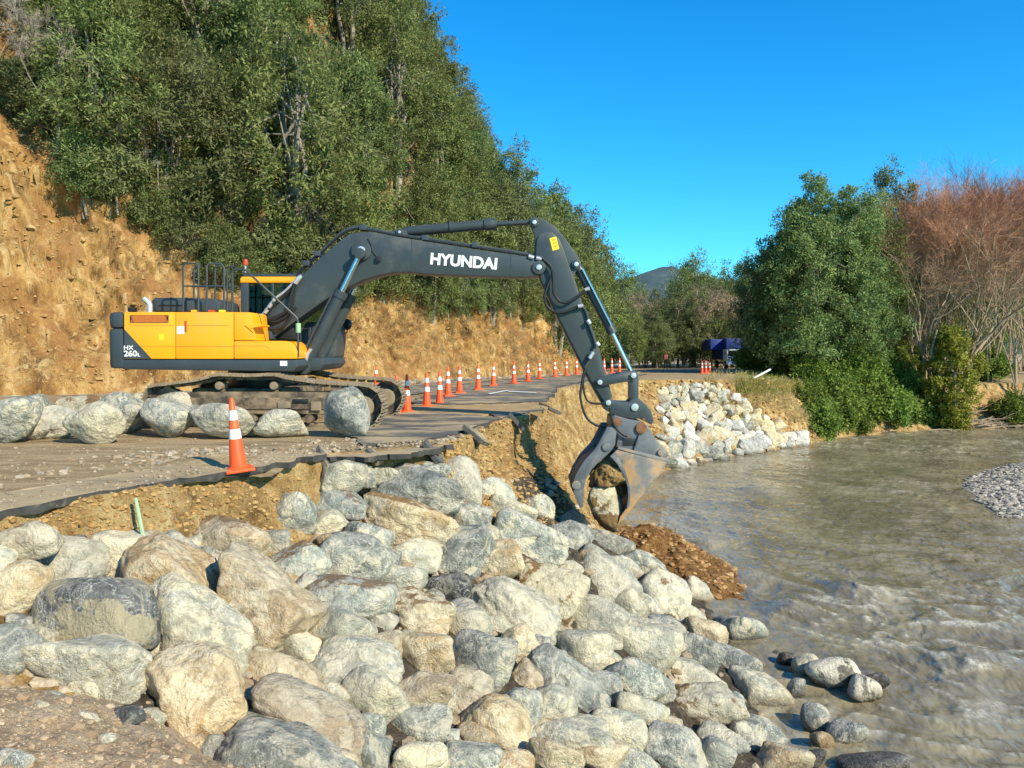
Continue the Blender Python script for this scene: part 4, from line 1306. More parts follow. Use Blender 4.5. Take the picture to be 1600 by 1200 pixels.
MB().tube([P(383.5, 414, YC + .2), P(383.5, 411, YC + .2), P(383.5, 406, YC + .2), P(383.5, 404.5, YC + .2)], [.05, .055, .045, .02], 14).build('beacon', M['reflector'], root)

# --- cab (far side of the boom)
YN, YF = 17.0, 17.98
cabx = lambda u: at_y(u, 500, YN)[0]
part('cab_roof', [(375, 442), (375, 434), (379, 432), (510, 432), (516, 436), (514, 442)], YN, YN - .01, YF + .01, 'yellow', .03)
part('roof_hatch', [(377, 431.8), (379, 427), (505, 427), (508, 431.8)], YN, YN + .05, YF - .05, 'charcoal', .02)
part('cab_lower_panel', [(376, 560), (376, 492), (386, 492), (404, 520), (470, 520), (478, 503), (524, 503), (526, 530), (523, 557), (520, 560)], YN, YN, YF, 'boomgrey', .03)
for u0, u1, ub0, ub1 in ((376, 388, 376, 388), (424, 428, 424, 428), (509, 515, 519, 525)):
    for y0, y1 in ((YN + .002, YN + .09), (YF - .09, YF - .002)):
        part('cab_pillar', [(u0, 442), (u1, 442), (ub1, 522), (ub0, 522)], YN, y0, y1, 'charcoal', .01)
for y_ in (YN + .03, YF - .04):
    gz = part('window_pane', [(389, 443), (423.5, 443), (423.5, 519), (404, 519), (389, 493)], YN, y_, y_ + .008, 'glass', 0)
    part('window_pane', [(428.5, 443), (508.5, 443), (518, 503), (478, 503), (470, 519), (428.5, 519)], YN, y_, y_ + .008, 'glass', 0)
xa, za = PX([(513, 443)], YN)[0]
xb, zb_ = PX([(523, 503)], YN)[0]
MB().add([(xa, YN + .1, za), (xa, YF - .1, za), (xb, YF - .1, zb_), (xb, YN + .1, zb_), (xa - .01, YN + .1, za), (xa - .01, YF - .1, za), (xb - .01, YF - .1, zb_), (xb - .01, YN + .1, zb_)],
         [(0, 1, 2, 3), (4, 7, 6, 5), (0, 4, 5, 1), (2, 6, 7, 3), (1, 5, 6, 2), (0, 3, 7, 4)]).build('windscreen', M['glass'], root)
MB().box((cabx(377), YN + .1, at_y(0, 520, YN)[2]), (cabx(379), YF - .1, at_y(0, 443, YN)[2])).build('rear_window', M['glass'], root)
st = MB().prism(PX([(398, 545), (396, 475), (400, 458), (408, 458), (412, 478), (416, 512), (446, 514), (448, 522), (446, 545)], YN), YN + .25, YF - .25).build('operator_seat', M['seat'], root, .04)
part('cab_floor', [(466, 558.5), (523, 558.5), (525, 568), (519, 576), (512, 577.5), (462, 577.5)], YN, YC - .55, YF, 'charcoal', .03)
for u in (497, 508): MB().tube([P(u, 510, YN - .01), P(u, 554, YN - .01)], .010, 6).build('panel_trim', M['black'], root)
mr = hose('mirror_arm', [(528, 521), (541, 520), (543, 512)], YF, .014, 'black')
xm, _, zm_ = at_y(543, 507, YF)
MB().tube([(xm - .03, YF - .02, zm_), (xm - .015, YF - .02, zm_), (xm + .02, YF + .02, zm_)], [.10, .13, .12], 16).build('mirror', M['black'], root)
mg = MB()
for u in (470, 483): mg.tube([P(u, 556, YC - .5), P(u, 515, YC - .5), P(u + 2, 512, YC - .5)], .012, 6)
mg.tube([P(470, 515, YC - .5), P(485, 512, YC - .5), P(485, 545, YC - .5)], .012, 6)
mg.build('guard_rail', M['charcoal'], root)
part('swing_motor', [(398, 531), (398, 512), (406, 508), (417, 509), (424, 516), (426, 531)], YC - .4, YC - .38, YC + .2, 'charcoal', .05)
part('valve_block', [(428, 531), (430, 512), (452, 508), (458, 531)], YC - .3, YC - .05, YC + .4, 'black', .03)
hose('swing_pipe', [(404, 507), (425, 514), (445, 508), (462, 480)], YC - .38, .03, 'black')

# --- boom
BW = .28
YBm = YC - BW
boom_px = [(399, 520), (400, 508), (408, 495), (425, 478), (465, 437), (503, 400), (530, 377), (545, 366), (560, 363), (577, 362), (606, 367), (638, 373), (747, 390), (826, 401), (843, 407), (851, 413), (852, 421), (847, 429), (835, 432), (810, 433), (685, 429), (638, 425), (615, 425.5), (591, 430), (565, 438), (545, 448), (512, 466), (461, 502), (430, 526), (414, 531), (404, 528)]
boom = part('boom', boom_px, YBm, YBm, YC + BW, 'boomgrey', .02)
for u, v0, v1 in ((643, 375, 424), (798, 398, 431)):
    MB().prism(PX([(u, v0), (u + 1.2, v0), (u + 1.2, v1), (u, v1)], YBm), YBm - .004, YBm + .002).build('weld_seam', M['charcoal'], boom)
text('HYUNDAI', 672, 413.2, YBm - .004, 18.2, math.radians(4.6), off=.040, parent=boom, xs=1.0)
def boss(u, v, r, y0, y1, parent, Yr=None):
    x, _, z_ = at_y(u, v, Yr or YBm)
    b1 = MB().cyl((x, y0, z_), (x, y1, z_), r, 26).build('pin_boss', M['boomgrey'], parent, .012)
    MB().cyl((x, y0 - .025, z_), (x, y1 + .025, z_), r * .42, 18).build('pin', M['steel'], b1, .008)
boss(565, 392, .20, YBm - .06, YC + BW + .06, boom)
boss(842, 418, .135, YBm - .04, YC + BW + .04, boom)
boss(412, 520, .15, YBm - .03, YC + BW + .03, boom)
MB().prism(PX([(596, 369), (615, 357), (622, 355), (632, 358), (640, 374)], YBm), YC - .12, YC + .12).build('cylinder_bracket', M['boomgrey'], boom, .012)
boss(625, 363.5, .075, YC - .17, YC + .17, boom, YC - .1)
# boom lift cylinders, one each side
for y_ in (YC - .47, YC + .47):
    a, b_ = np.array(P(476, 574, YC - .47)), np.array(P(565, 392, YC - .47))
    a[1] = b_[1] = y_
    d = b_ - a
    cy = MB().tube([a, a + d * .05, a + d * .60, a + d * .60, a + d * .655], [.115, .118, .118, .135, .135], 22).build('lift_cylinder', M['boomgrey'], root, 0)
    MB().cyl(a + d * .65, a + d * .97, .055, 16).build('piston_rod', M['chrome'], cy)
    MB().tube([a + d * .08 + np.array([-.12, -.05, .05]), a + d * .35 + np.array([-.13, -.05, .06]), a + d * .60 + np.array([-.12, -.05, .05])], .022, 8).build('feed_pipe', M['boomgrey'], cy)
    MB().cyl(a + np.array([0, -.1, 0]), a + np.array([0, .1, 0]), .14, 20).build('cylinder_eye', M['boomgrey'], cy, .01)
    e = a + d * .975
    MB().cyl(e + np.array([0, -.09, 0]), e + np.array([0, .09, 0]), .11, 20).build('rod_eye', M['boomgrey'], cy, .01)
MB().tube([P(486, 545, YC - .62), P(481, 553, YC - .62), P(477, 566, YC - .62)], .035, 8).build('hose_fitting', M['steel'], root)
# arm cylinder on top of the boom
ac_ = MB().tube([P(630, 363, YC), P(640, 361.5, YC), P(757, 351.5, YC), P(757, 351.5, YC), P(776, 350, YC)], [.085, .105, .105, .125, .12], 20).build('arm_cylinder', M['boomgrey'], root)
MB().cyl(P(770, 350.4, YC), P(831, 347, YC), .052, 16).build('piston_rod', M['boomgrey'], ac_)
for u in (703, 757): MB().cyl(P(u, 355.7 - (u - 703) * .085, YC), P(u + 4, 355.3 - (u - 703) * .085, YC), .13, 18).build('cylinder_band', M['charcoal'], ac_)
hose('feed_pipe', [(640, 355), (700, 350), (755, 345), (764, 347)], YC - .06, .018, 'boomgrey', ac_)
MB().box(P(757, 350, YC - .12), tuple(np.array(P(770, 345.5, YC)) + np.array([0, .05, 0]))).build('port_block', M['charcoal'], ac_, .01)

# --- arm
AW = .19
YA = YC - AW
plate = [(827, 347), (829, 341), (836, 338.5), (850, 342), (866, 352), (882, 370), (904, 401), (908, 410), (907, 419), (900, 424), (897, 432), (909, 470), (930, 523), (947, 582), (957, 619), (953, 632), (945, 634), (939, 628), (919, 592), (872, 498), (843, 436), (835, 400), (836, 368), (832, 357)]
arm = part('arm', plate, YA, YA + .05, YC + AW - .05, 'boomgrey', .012)
box_px = [(838.5, 376), (842, 368), (850, 362.5), (862, 362.5), (874, 374), (879, 386), (927, 523), (945, 582), (955, 618), (950, 629), (943, 627), (921, 591), (874, 498), (845, 436), (837, 402)]
MB().prism(PX(box_px, YA), YA - .01, YC + AW + .01).build('arm_box', M['boomgrey'], arm, .022)
part('sticker', [(858.5, 372.5), (869, 369.5), (874, 389), (863.5, 392)], YA, YA - .014, YA - .008, 'stickery', 0, arm)
for k, v in enumerate((375, 380, 385)):
    part('sticker_print', [(862 + k * 1.3, v), (868 + k * 1.3, v - 1.6), (868.4 + k * 1.3, v - .4), (862.4 + k * 1.3, v + 1.2)], YA, YA - .0155, YA - .013, 'orange_dark', 0, arm)
for u, v, r in ((835, 347.5, .085), (900.5, 413, .095), (936.5, 597, .085), (949.5, 629, .10)):
    x, _, z_ = at_y(u, v, YA)
    bo = MB().cyl((x, YA - .0, z_), (x, YC + AW + .0, z_), r, 22).build('pin_boss', M['boomgrey'], arm, .01)
    MB().cyl((x, YA - .035, z_), (x, YC + AW + .035, z_), r * .5, 16).build('pin', M['steel'], bo, .008)
bc = MB().tube([P(903, 416, YC), P(906, 423, YC), P(953, 513, YC), P(953, 513, YC), P(957, 521, YC)], [.08, .095, .095, .108, .105], 20).build('bucket_cylinder', M['boomgrey'], root)
MB().cyl(P(956, 519, YC), P(987, 583, YC), .048, 16).build('piston_rod', M['chrome'], bc)
MB().tube([P(910, 420, YC - .12), P(932, 463, YC - .12), P(955, 508, YC - .12)], .02, 8).build('feed_pipe', M['chrome'], bc)
for s in (-1, 1):
    y0 = YC + s * .23
    lk = part('bucket_link', [(932, 601), (930, 594), (936, 590), (985, 579.5), (993, 582), (995, 589), (990, 594), (940, 603)], YA, y0 - .035, y0 + .035, 'boomgrey', .012)
    part('bucket_link', [(982, 588), (984, 580), (992, 579), (998, 586), (998, 632), (1001, 640), (990, 645), (982, 638), (985, 630), (985, 600)], YA, y0 * 1.0 - s * .075 - .03, y0 - s * .075 + .03, 'boomgrey', .012)
pin(988.5, 586.5, YA, YC - .32, YC + .32, .055)
pin(936.5, 597, YA, YC - .32, YC + .32, .05)
# --- quick hitch and grab bucket
qh = part('quick_hitch', [(941, 632), (944, 625), (952, 622), (960, 627), (982, 628), (988, 622), (998, 622), (1008, 631), (1017, 643), (1021, 655), (1018, 664), (1006, 657), (1000, 654), (985, 654), (960, 648), (946, 641)], YA, YC - .24, YC + .24, 'boomgrey', .02)
for u, v, r in ((950, 629, .055), (991, 636, .075)): pin(u, v, YA, YC - .275, YC + .275, r, 'steel', qh)
pin(1005, 655, YA, YC - .26, YC + .26, .03, 'rust', qh)
BKW = .62
YK = YC - BKW
kp = BKW * .62
ears = part('grab_head', [(956, 652), (961, 649), (985, 656), (1002, 659), (1012, 664), (1019, 676), (1026, 688), (1042, 704), (1044, 712), (1040, 721), (965, 703), (963, 700), (966, 682), (954, 672)], YK + .2, YC - .40, YC + .40, 'bucket', .02)
for u, v, r in ((964, 659, .09), (1002, 669, .115)): pin(u, v, YK + .2, YC - .45, YC + .45, r, 'rust', ears)
part('rib', [(997, 682), (1000, 676), (993, 706), (989, 705)], YK + .2, YC - .46, YC - .395, 'bucket', .006, ears)
rect('valve_window', 973, 685, 992, 697, YK + .2, YC - .405, YC - .39, 'black', .004, ears)
part('lower_flange', [(964, 701), (966, 698), (1043, 717), (1041, 722)], YK + .1, YC - .60, YC + .60, 'bucketmud', .01, ears)
pin(1033, 707, YK + .2, YC - .45, YC - .36, .07, 'bucketmud', ears)
jaw_px = [(953, 713), (964, 703), (1041, 722.5), (1036, 736), (1010, 766), (978, 806), (966, 818), (969, 808), (979, 794), (981.5, 778), (980.5, 760), (973, 740), (965, 726)]
for s in (-1, 1):
    ys_ = YC + s * (BKW - .02)
    jw = part('jaw_side', jaw_px, YK, ys_ - .02, ys_ + .02, 'bucketmud', .008)
    part('wear_strip', [(958, 712), (966, 716), (977, 735), (985, 762), (984, 790), (979, 796), (981.5, 778), (980.5, 760), (973, 740), (965, 726), (953, 713)], YK, ys_ - .03, ys_ + .03, 'bucket', .006)
back = [(1042, 722.5), (1036.5, 737), (1010.5, 767), (978.5, 807), (967, 819), (964, 817), (976, 803), (1007, 764), (1031, 735), (1037, 722)]
part('jaw_shell', back, YK, YK + .04, 2 * YC - YK - .04, 'bucketmud', .006)
part('jaw_shell', [(964, 703.5), (1037, 721.5), (1034, 724), (963, 707)], YK, YK + .041, 2 * YC - YK - .041, 'bucket', .006)
th_px = [(949, 668), (957, 668), (964, 676), (962, 695), (957, 704), (947, 714), (938, 721), (925, 735), (916, 750), (913, 765), (912, 793), (907, 796), (898, 775), (895, 758), (901, 741), (913, 721), (931, 702), (938, 690)]
for s in (-1, 1):
    ys_ = YC + s * (BKW - .13)
    tm = part('thumb_arm', th_px, YK, ys_ - .055, ys_ + .055, 'bucket', .012)
    x, _, z_ = at_y(901, 759, YK)
    MB().cyl((x, ys_ - .075, z_), (x, ys_ + .075, z_), .09, 18).build('thumb_tip_plate', M['bucketmud'], tm, .008)
    x, _, z_ = at_y(948, 699, YK)
    MB().cyl((x, ys_ - .09, z_), (x, ys_ + .09, z_), .085, 18).build('pin', M['bucket'], tm, .008)
part('thumb_shell', [(935, 706), (941, 712), (924, 733), (915, 752), (911, 790), (907, 794), (899, 775), (897, 758), (903, 742), (915, 722)], YK, YK + .19, 2 * YC - YK - .19, 'bucket', .01)
# spoil inside the grab
V, Fc = rock_shape(np.random.RandomState(4), 5, 8, 12, .09)
cb = np.array(P(954, 735, YC - .15))
so_ = obj_np('spoil', V * np.array([.46, .48, .33]) + fbm(V * 4, 3)[:, None] * .06 + cb, Fc, M['bank'], None)
tag(so_, 'crumbly pale spoil packed inside the grab bucket', 'soil')
# hoses
hose('hydraulic_hose', [(842, 405), (856, 413), (863, 427), (855, 449), (851, 465), (855, 479), (868, 487.5), (887, 486), (905, 478)], YA - .09, .028)
hose('hydraulic_hose', [(845, 402), (860, 416), (864.5, 436), (865, 457), (875, 471), (888, 472), (904, 462), (919, 452)], YA - .11, .028)
hose('hydraulic_hose', [(913, 578), (909, 600), (907, 622), (915, 650), (931, 664), (951, 668)], YA - .08, .026)
hose('hydraulic_hose', [(915, 578), (911, 600), (916, 623), (926, 630), (944, 631)], YA - .06, .022)
hose('hydraulic_hose', [(953, 637), (956, 655), (962, 668), (972, 678), (980, 682)], YC - .47, .026)
hose('hydraulic_hose', [(905, 478), (913, 482), (917, 492), (922, 512), (930, 536), (926, 552), (914, 574)], YA - .05, .026, 'boomgrey')
for a, b_ in (((903, 479), (911, 477.5)), ((914, 453.5), (921, 450.5)), ((921, 560), (927, 550)), ((918, 500), (922, 506)), ((932, 535), (936, 540)), ((975, 679), (981, 682)), ((838, 403), (846, 405)), ((826, 400), (834, 403))):
    MB().cyl(P(*a, YA - .1), P(*b_, YA - .1), .042, 10).build('hose_fitting', M['steel'], root)
top_px = [(463, 432), (485, 411), (505, 392), (530, 369), (548, 359), (565, 358), (600, 364), (640, 371), (745, 387), (838, 401)]
for k, (dy, dv) in enumerate(((-.20, 0), (-.12, -2), (-.02, -3))):
    hose('boom_pipe', [(u, v + dv) for u, v in top_px], YC + dy, .024, 'boomgrey' if k else 'black')
for u, v in ((500, 398), (570, 358), (666, 374), (743, 385), (483, 413)):
    MB().box(tuple(np.array(P(u - 5, v + 4, YC)) - np.array([0, .26, 0])), tuple(np.array(P(u + 5, v - 4, YC)) + np.array([0, .05, 0]))).build('pipe_clamp', M['charcoal'], boom, .006)
hose('hydraulic_hose', [(464, 436), (459, 458), (456, 478), (447, 494), (432, 502), (412, 502), (400, 497)], YBm - .06, .03)
hose('hydraulic_hose', [(462, 440), (455, 462), (452, 480), (442, 490), (425, 497), (405, 499)], YBm - .12, .03)
hose('hydraulic_hose', [(463, 437), (445, 455), (428, 468), (417, 482), (406, 497)], YBm - .10, .024, 'steel')
hose('hydraulic_hose', [(464, 440), (448, 460), (431, 474), (420, 488), (409, 500)], YBm - .06, .024, 'black')
MB().tube([P(461, 443, YBm - .12), P(466, 435, YBm - .12), P(471, 431, YBm - .12)], [.05, .055, .04], 10).build('hose_fitting', M['steel'], root)
for u, v in ((427, 470), (420, 480), (414, 489)):
    MB().cyl(P(u, v, YBm - .13), P(u + 4, v - 5, YBm - .13), .038, 8).build('hose_fitting', M['steel'], root)
hose('thin_line', [(575, 372), (579, 380), (582, 392), (590, 402)], YBm - .015, .008)
MB().box(P(587, 409, YBm - .06), tuple(np.array(P(595, 401, YBm)) + np.array([0, .01, 0]))).build('work_lamp', M['black'], boom, .01)
hose('swing_hose', [(466, 556), (474, 565), (478, 575)], YC - .55, .04, 'black')
MB().cyl(P(466, 520, YB + .12), P(466, 505, YB + .12), .05, 12).build('front_lamp', M['stake'], root, .01)

# boulder held in the grab
o = place_rock(946, 783, 30, 45, 8, 'M', np.random.RandomState(21), depth=float(np.dot(np.array(P(946, 786, YC - .2)) - CAM, FWD)), sub=5, p=7, rough=.06)
tag(o, 'brown and cream boulder gripped in the jaws of the grab bucket', 'boulder')
# ---------------------------------------------------------------- vegetation
def unit(v): return v / np.maximum(np.linalg.norm(v, axis=-1, keepdims=True), 1e-9)

def leaves(rng, ctr, rad, per, L, Wd, up=.35, hollow=.35):
    """leaf sprays round the clump centres: four-cornered leaves that point outwards"""
    n = len(ctr)
    nsp = 7
    # sprays inside each clump
    D = unit(rng.normal(size=(n, nsp, 3)) + np.array([0, 0, up]))
    sp = ctr[:, None, :] + D * rad[:, None, None] * rng.uniform(.35, 1.0, (n, nsp, 1))
    k = max(1, per // nsp)
    d = unit(D[:, :, None, :] * .45 + rng.normal(size=(n, nsp, k, 3)) * .8 + np.array([0, 0, .05]))
    og = ctr - ctr.mean(0)
    og = np.repeat(unit(og)[:, None, :], nsp * k, 1).reshape(-1, 3)
    pos = sp[:, :, None, :] + rng.normal(size=(n, nsp, k, 3)) * rad[:, None, None, None] * .20
    d, pos = d.reshape(-1, 3), pos.reshape(-1, 3)
    nr = unit(rng.normal(size=d.shape) * .5 + og * .35 + np.repeat(D[:, :, None, :], k, 2).reshape(-1, 3) * 1.0 + np.array([0, 0, .45]))
    side = unit(np.cross(d, nr))
    l = L * rng.uniform(.6, 1.3, (len(d), 1))
    w_ = Wd * rng.uniform(.7, 1.3, (len(d), 1))
    V = np.stack([pos, pos + d * l * .5 + side * w_ * .5, pos + d * l, pos + d * l * .5 - side * w_ * .5], 1).reshape(-1, 3)
    return V, np.arange(len(V)).reshape(-1, 4)

def limb(mb, p, q, r0, r1, rng, n=4, wob=.08, sides=6):
    p, q = np.array(p, float), np.array(q, float)
    L = np.linalg.norm(q - p)
    pts, rs = [], []
    for i in range(n + 1):
        t = i / n
        c_ = p + (q - p) * t
        if 0 < i: c_ = c_ + rng.normal(size=3) * wob * L * .5 * (t if i < n else .5) * np.array([1, 1, .4])
        pts.append(tuple(c_)); rs.append(r0 + (r1 - r0) * t)
    mb.tube(pts, rs, sides, caps=False)
    return pts

def crown_points(rng, n, rx, rz, zc, seed, shell=.55, taper=0.0):
    d = unit(rng.normal(size=(n, 3)))
    r = rng.uniform(shell, 1, (n, 1)) ** .6
    lump = 1 + .55 * fbm(d * 1.7 + seed * 7.7, 3)[:, None]
    p = d * r * lump * np.array([rx, rx, rz])
    if taper: p[:, :2] *= (1 - taper * np.clip(p[:, 2:] / rz, -1, 1))
    p[:, 2] += zc
    return p

def make_tree(name, seed, H, rx, nclump, per, L, Wd, leafm, barkm, label, cat, group, zlow=.15, clump=.62, lean=0.0, taper=.25, trunk=True):
    rng = np.random.RandomState(seed)
    rt = thing(name, (0, 0, 0), label, cat, group)
    rz = H * (1 - zlow) / 2
    zc = H * zlow + rz
    ctr = crown_points(rng, nclump, rx, rz, zc, seed, .45, taper)
    ctr[:, 0] += lean * ctr[:, 2]
    mb = MB()
    ntr = rng.randint(1, 4)
    for k in range(ntr):
        top = np.array([rng.normal() * rx * .35 + lean * H * .8, rng.normal() * rx * .35, H * .82])
        limb(mb, (rng.normal() * .12, rng.normal() * .12, -.5), top, .13 * H / 7, .03, rng, 7, .045, 7)
        for j in range(14):
            q = ctr[rng.randint(nclump)]
            t = rng.uniform(.2, .9)
            s = np.array([0, 0, 0]) + top * t
            limb(mb, s, q, .04 * H / 7, .012, rng, 4, .05, 5)
    mb.build('trunk', M[barkm], rt, 0, smooth=True, origin=(0, 0, 0))
    V, Fc = leaves(rng, ctr, rng.uniform(.6, 1.25, nclump) * clump, per, L, Wd)
    obj_np('crown', V, Fc, M[leafm], rt, smooth=False, origin=(0, 0, 0))
    return rt

hill_lab = ['olive green bushy tree on the wooded hillside', 'blue-green bushy tree on the wooded hillside', 'grey-green thin-leaved tree on the wooded hillside']
HT = []
for k, (H, rx, lm) in enumerate(((7.0, 2.3, 'leaf'), (8.2, 2.6, 'leaf2'), (6.2, 2.2, 'leaf'), (7.6, 2.4, 'leaf3'), (9.0, 2.7, 'leaf'), (5.2, 2.0, 'leaf2'))):
    li = {'leaf': 0, 'leaf2': 1, 'leaf3': 2}[lm]
    HT.append((make_tree('tree', 40 + k, H, rx, 120, 168, .19, .062, lm, 'bark', hill_lab[li], 'tree', 'trees on the hillside', .10, .70), li))
used = set()
def put_tree(k, loc, rz, sc):
    t0, li = HT[k]
    if k not in used:
        used.add(k)
        t0.location = loc; t0.rotation_euler = (0, 0, rz); t0.scale = (sc, sc, sc)
        return t0
    return copy_thing(t0, loc, rz, sc)

rr = random.Random(11)
cand = []
for tries in range(9000):
    i = rr.randrange(HV.shape[0])
    j = rr.randrange(44, HV.shape[1] - 1)
    p = HV[i, j]
    if p[1] < 6: continue
    # keep what the camera can see, with a margin to the sides
    u = 800 + F * p[0] / p[1]
    if not (-330 < u < 1010): continue
    e = ww[j]
    if e < .97 and rr.random() < .5: continue
    dmin = 2.0 + 0.012 * p[1] + (.8 if e > 1.45 else 0)
    if e > 1.75: continue
    if all((p[0] - q[0]) ** 2 + (p[1] - q[1]) ** 2 > dmin ** 2 for q in cand): cand.append(p)
    if len(cand) >= 262: break
for p in cand:
    sc = rr.uniform(.85, 1.25)
    u = 800 + F * p[0] / p[1]
    t_ = put_tree(rr.randrange(6), (p[0], p[1], p[2] - .25), rr.uniform(0, 6.28), sc)
    base_lab = t_['label'].split(' on the wooded')[0]
    t_['label'] = base_lab + (' on the wooded hillside above the far road' if p[1] > 62 else ' high on the wooded hillside near the ridge' if p[2] > 20 else ' on the wooded hillside' )

# smaller trees crowding the lip of the cut
lip = []
for tries in range(900):
    i = rr.randrange(int(NS * 1.2), int(NS * 9.4))
    p = HV[i, rr.randrange(34, 50)]
    u = 800 + F * p[0] / p[1]
    if not (120 < u < 960) : continue
    if all((p[0] - q[0]) ** 2 + (p[1] - q[1]) ** 2 > 1.9 ** 2 for q in lip): lip.append(p)
    if len(lip) >= 74: break
for p in lip:
    t_ = put_tree(rr.randrange(6), (p[0], p[1], p[2] - .5), rr.uniform(0, 6.28), rr.uniform(.45, .75))
    t_['label'] = 'small ' + t_['label'].split(' on the wooded')[0].split(' high on')[0] + ' crowding the lip of the clay cut'

for u, Y, sc in ((872, 57, 1.0), (890, 60, 1.15), (906, 64, 1.2), (922, 67, 1.3), (934, 71, 1.2), (915, 80, 1.3), (900, 72, 1.3)):
    x = (u - 800) / F * Y
    h = drop(hillT, x, Y) or drop(roadT, x, Y)
    t_ = put_tree(rr.randrange(6), (x, Y, h[2] - .2), u * .7, sc)
    t_['label'] = t_['label'].split(' on the wooded')[0].split(' high on')[0].replace('small ', '').split(' crowding')[0] + ' where the hillside comes down to the road'

# low scrub hanging over the lip of the cut
SH = make_tree('shrub', 70, 2.0, 1.3, 60, 90, .17, .05, 'leaf3', 'bark', 'low scrubby bush on the lip of the clay cut', 'shrub', 'scrub along the top of the cut', .05, .42)
first = True
for k in range(46):
    i = int(np.interp(rr.random(), [0, 1], [NS * 1.6, NS * 8.6]))
    j = rr.randrange(38, 50)
    p = HV[i, j]
    if first:
        SH.location = tuple(p); first = False
    else:
        copy_thing(SH, (p[0], p[1], p[2] - .1), rr.uniform(0, 6.28), rr.uniform(.6, 1.25))

def bare_tree(name, seed, H, spread, nstem, label, cat, group, bark, twig, levels=4, r0=.11, fine=7, up=.55, tw=.007):
    """leafless tree: forking limbs and a haze of fine twigs"""
    rng = np.random.RandomState(seed)
    rt = thing(name, (0, 0, 0), label, cat, group)
    mb, tg = MB(), MB()
    def grow(p, d, L, r, lv):
        if lv == 0:
            for k in range(fine):
                dd = unit(d + rng.normal(size=3) * .62 + np.array([0, 0, .12]))
                l = L * rng.uniform(.45, 1.0)
                e = p + dd * l
                mdl = p + dd * l * .5 + rng.normal(size=3) * l * .04
                tg.tube([p, mdl, e], [tw * 1.5, tw, tw * .5], 3, caps=False)
                for q in range(3):
                    d3 = unit(dd + rng.normal(size=3) * .6 + np.array([0, 0, .15]))
                    s = p + dd * l * rng.uniform(.3, .9)
                    tg.tube([s, s + d3 * l * rng.uniform(.3, .6)], [tw, tw * .5], 3, caps=False)
            return
        nseg = 3
        pts, rs = [p], [r]
        for k in range(nseg):
            d = unit(d + rng.normal(size=3) * .13 + np.array([0, 0, .06]))
            pts.append(pts[-1] + d * L / nseg)
            rs.append(r * (1 - .35 * (k + 1) / nseg))
        mb.tube(pts, rs, 6 if r > .04 else 4, caps=False)
        nb = 3 if lv > 1 else 3
        for k in range(nb):
            s = pts[-1] if k < 2 else pts[-2]
            dd = unit(d + rng.normal(size=3) * np.array([spread, spread, spread * .6]) + np.array([0, 0, up * .3]))
            grow(s, dd, L * rng.uniform(.62, .88), rs[-1] * rng.uniform(.6, .8), lv - 1)
    for s in range(nstem):
        a = rng.uniform(0, 6.28)
        d = unit(np.array([math.cos(a) * .28, math.sin(a) * .28, 1.0]))
        grow(np.array([math.cos(a) * .25, math.sin(a) * .25, -.3]), d, H * .33, r0 * rng.uniform(.6, 1.1), levels)
    mb.build('trunk', M[bark], rt, 0, origin=(0, 0, 0))
    tg.build('twigs', M[twig], rt, 0, smooth=False, origin=(0, 0, 0))
    return rt

def ground_at(u, Y):
    x = (u - 800) / F * Y
    h = drop(roadT, x, Y, 30) or drop(bankT, x, Y, 30)
    return (x, Y, h[2] if h else -1.0)

# red-twigged bare willows on the far bank
w0 = bare_tree('willow_tree', 5, 15.5, .50, 4, 'leafless willow with pale spreading limbs and rust-red twig tops above the ivy', 'tree', 'bare willows on the far bank', 'paletwig', 'redtwig', 4, .20, 6)
w0.location = ground_at(1480, 56.5)
w1_ = bare_tree('willow_tree', 6, 15, .30, 6, 'slender many-stemmed leafless willow with reddish twigs', 'tree', 'bare willows on the far bank', 'paletwig', 'redtwig', 4, .09, 4, 1.2)
w1_.location = ground_at(1595, 59.5)
w2_ = bare_tree('willow_tree', 9, 15, .28, 6, 'slender many-stemmed leafless willow with reddish twigs', 'tree', 'bare willows on the far bank', 'paletwig', 'redtwig', 4, .08, 4, 1.2)
w2_.location = ground_at(1545, 61)
for k, (u, Y, sc) in enumerate(((1570, 65, 1.08), (1625, 67, 1.1), (1520, 66, 1.0), (1600, 71, 1.15), (1455, 66, 1.0), (1650, 72, 1.1), (1425, 63, .95), (1490, 62, .95), (1400, 61, .9), (1445, 59, .9))):
    copy_thing((w1_, w2_)[k % 2], ground_at(u, Y), k * 1.3, sc)

# evergreen wattles on the right bank
def ever(seed, H, rx, ncl, u, Y, label, lm='leaf2', **kw):
    t_ = make_tree('wattle_tree', seed, H, rx, int(ncl * .68), 252, .22, .08, lm, 'bark', label, 'tree', 'evergreen trees on the far bank', kw.pop('zlow', .05), kw.pop('clump', .95), **kw)
    t_.location = ground_at(u, Y)
    t_.rotation_euler = (0, 0, seed)
    return t_
e1 = ever(81, 13.9, 4.5, 460, 1278, 56, 'tall broad blue-green evergreen tree behind the bramble slope', taper=.38)
e2 = ever(82, 10.8, 3.4, 330, 1228, 58.5, 'dark evergreen tree beside the blue and white truck', taper=.35)
e3 = ever(83, 13.2, 3.5, 330, 1345, 60, 'olive evergreen tree between the big wattle and the willow', 'leaf', taper=.3)
e4 = ever(84, 16.6, 4.2, 380, 1385, 68, 'tallest olive evergreen tree rising behind the willow', 'leaf', taper=.3)
for k, (src, u, Y, sc, lab) in enumerate(((e3, 1450, 72, 1.0, 'olive evergreen tree standing behind the bare willow limbs'), (e2, 1320, 70, 1.05, 'dark evergreen tree hidden behind the broad wattle'), (e3, 1520, 80, 1.0, 'far olive evergreen tree seen through the willow stems'))):
    copy_thing(src, ground_at(u, Y), k * 2.1 + .4, sc, label=lab)

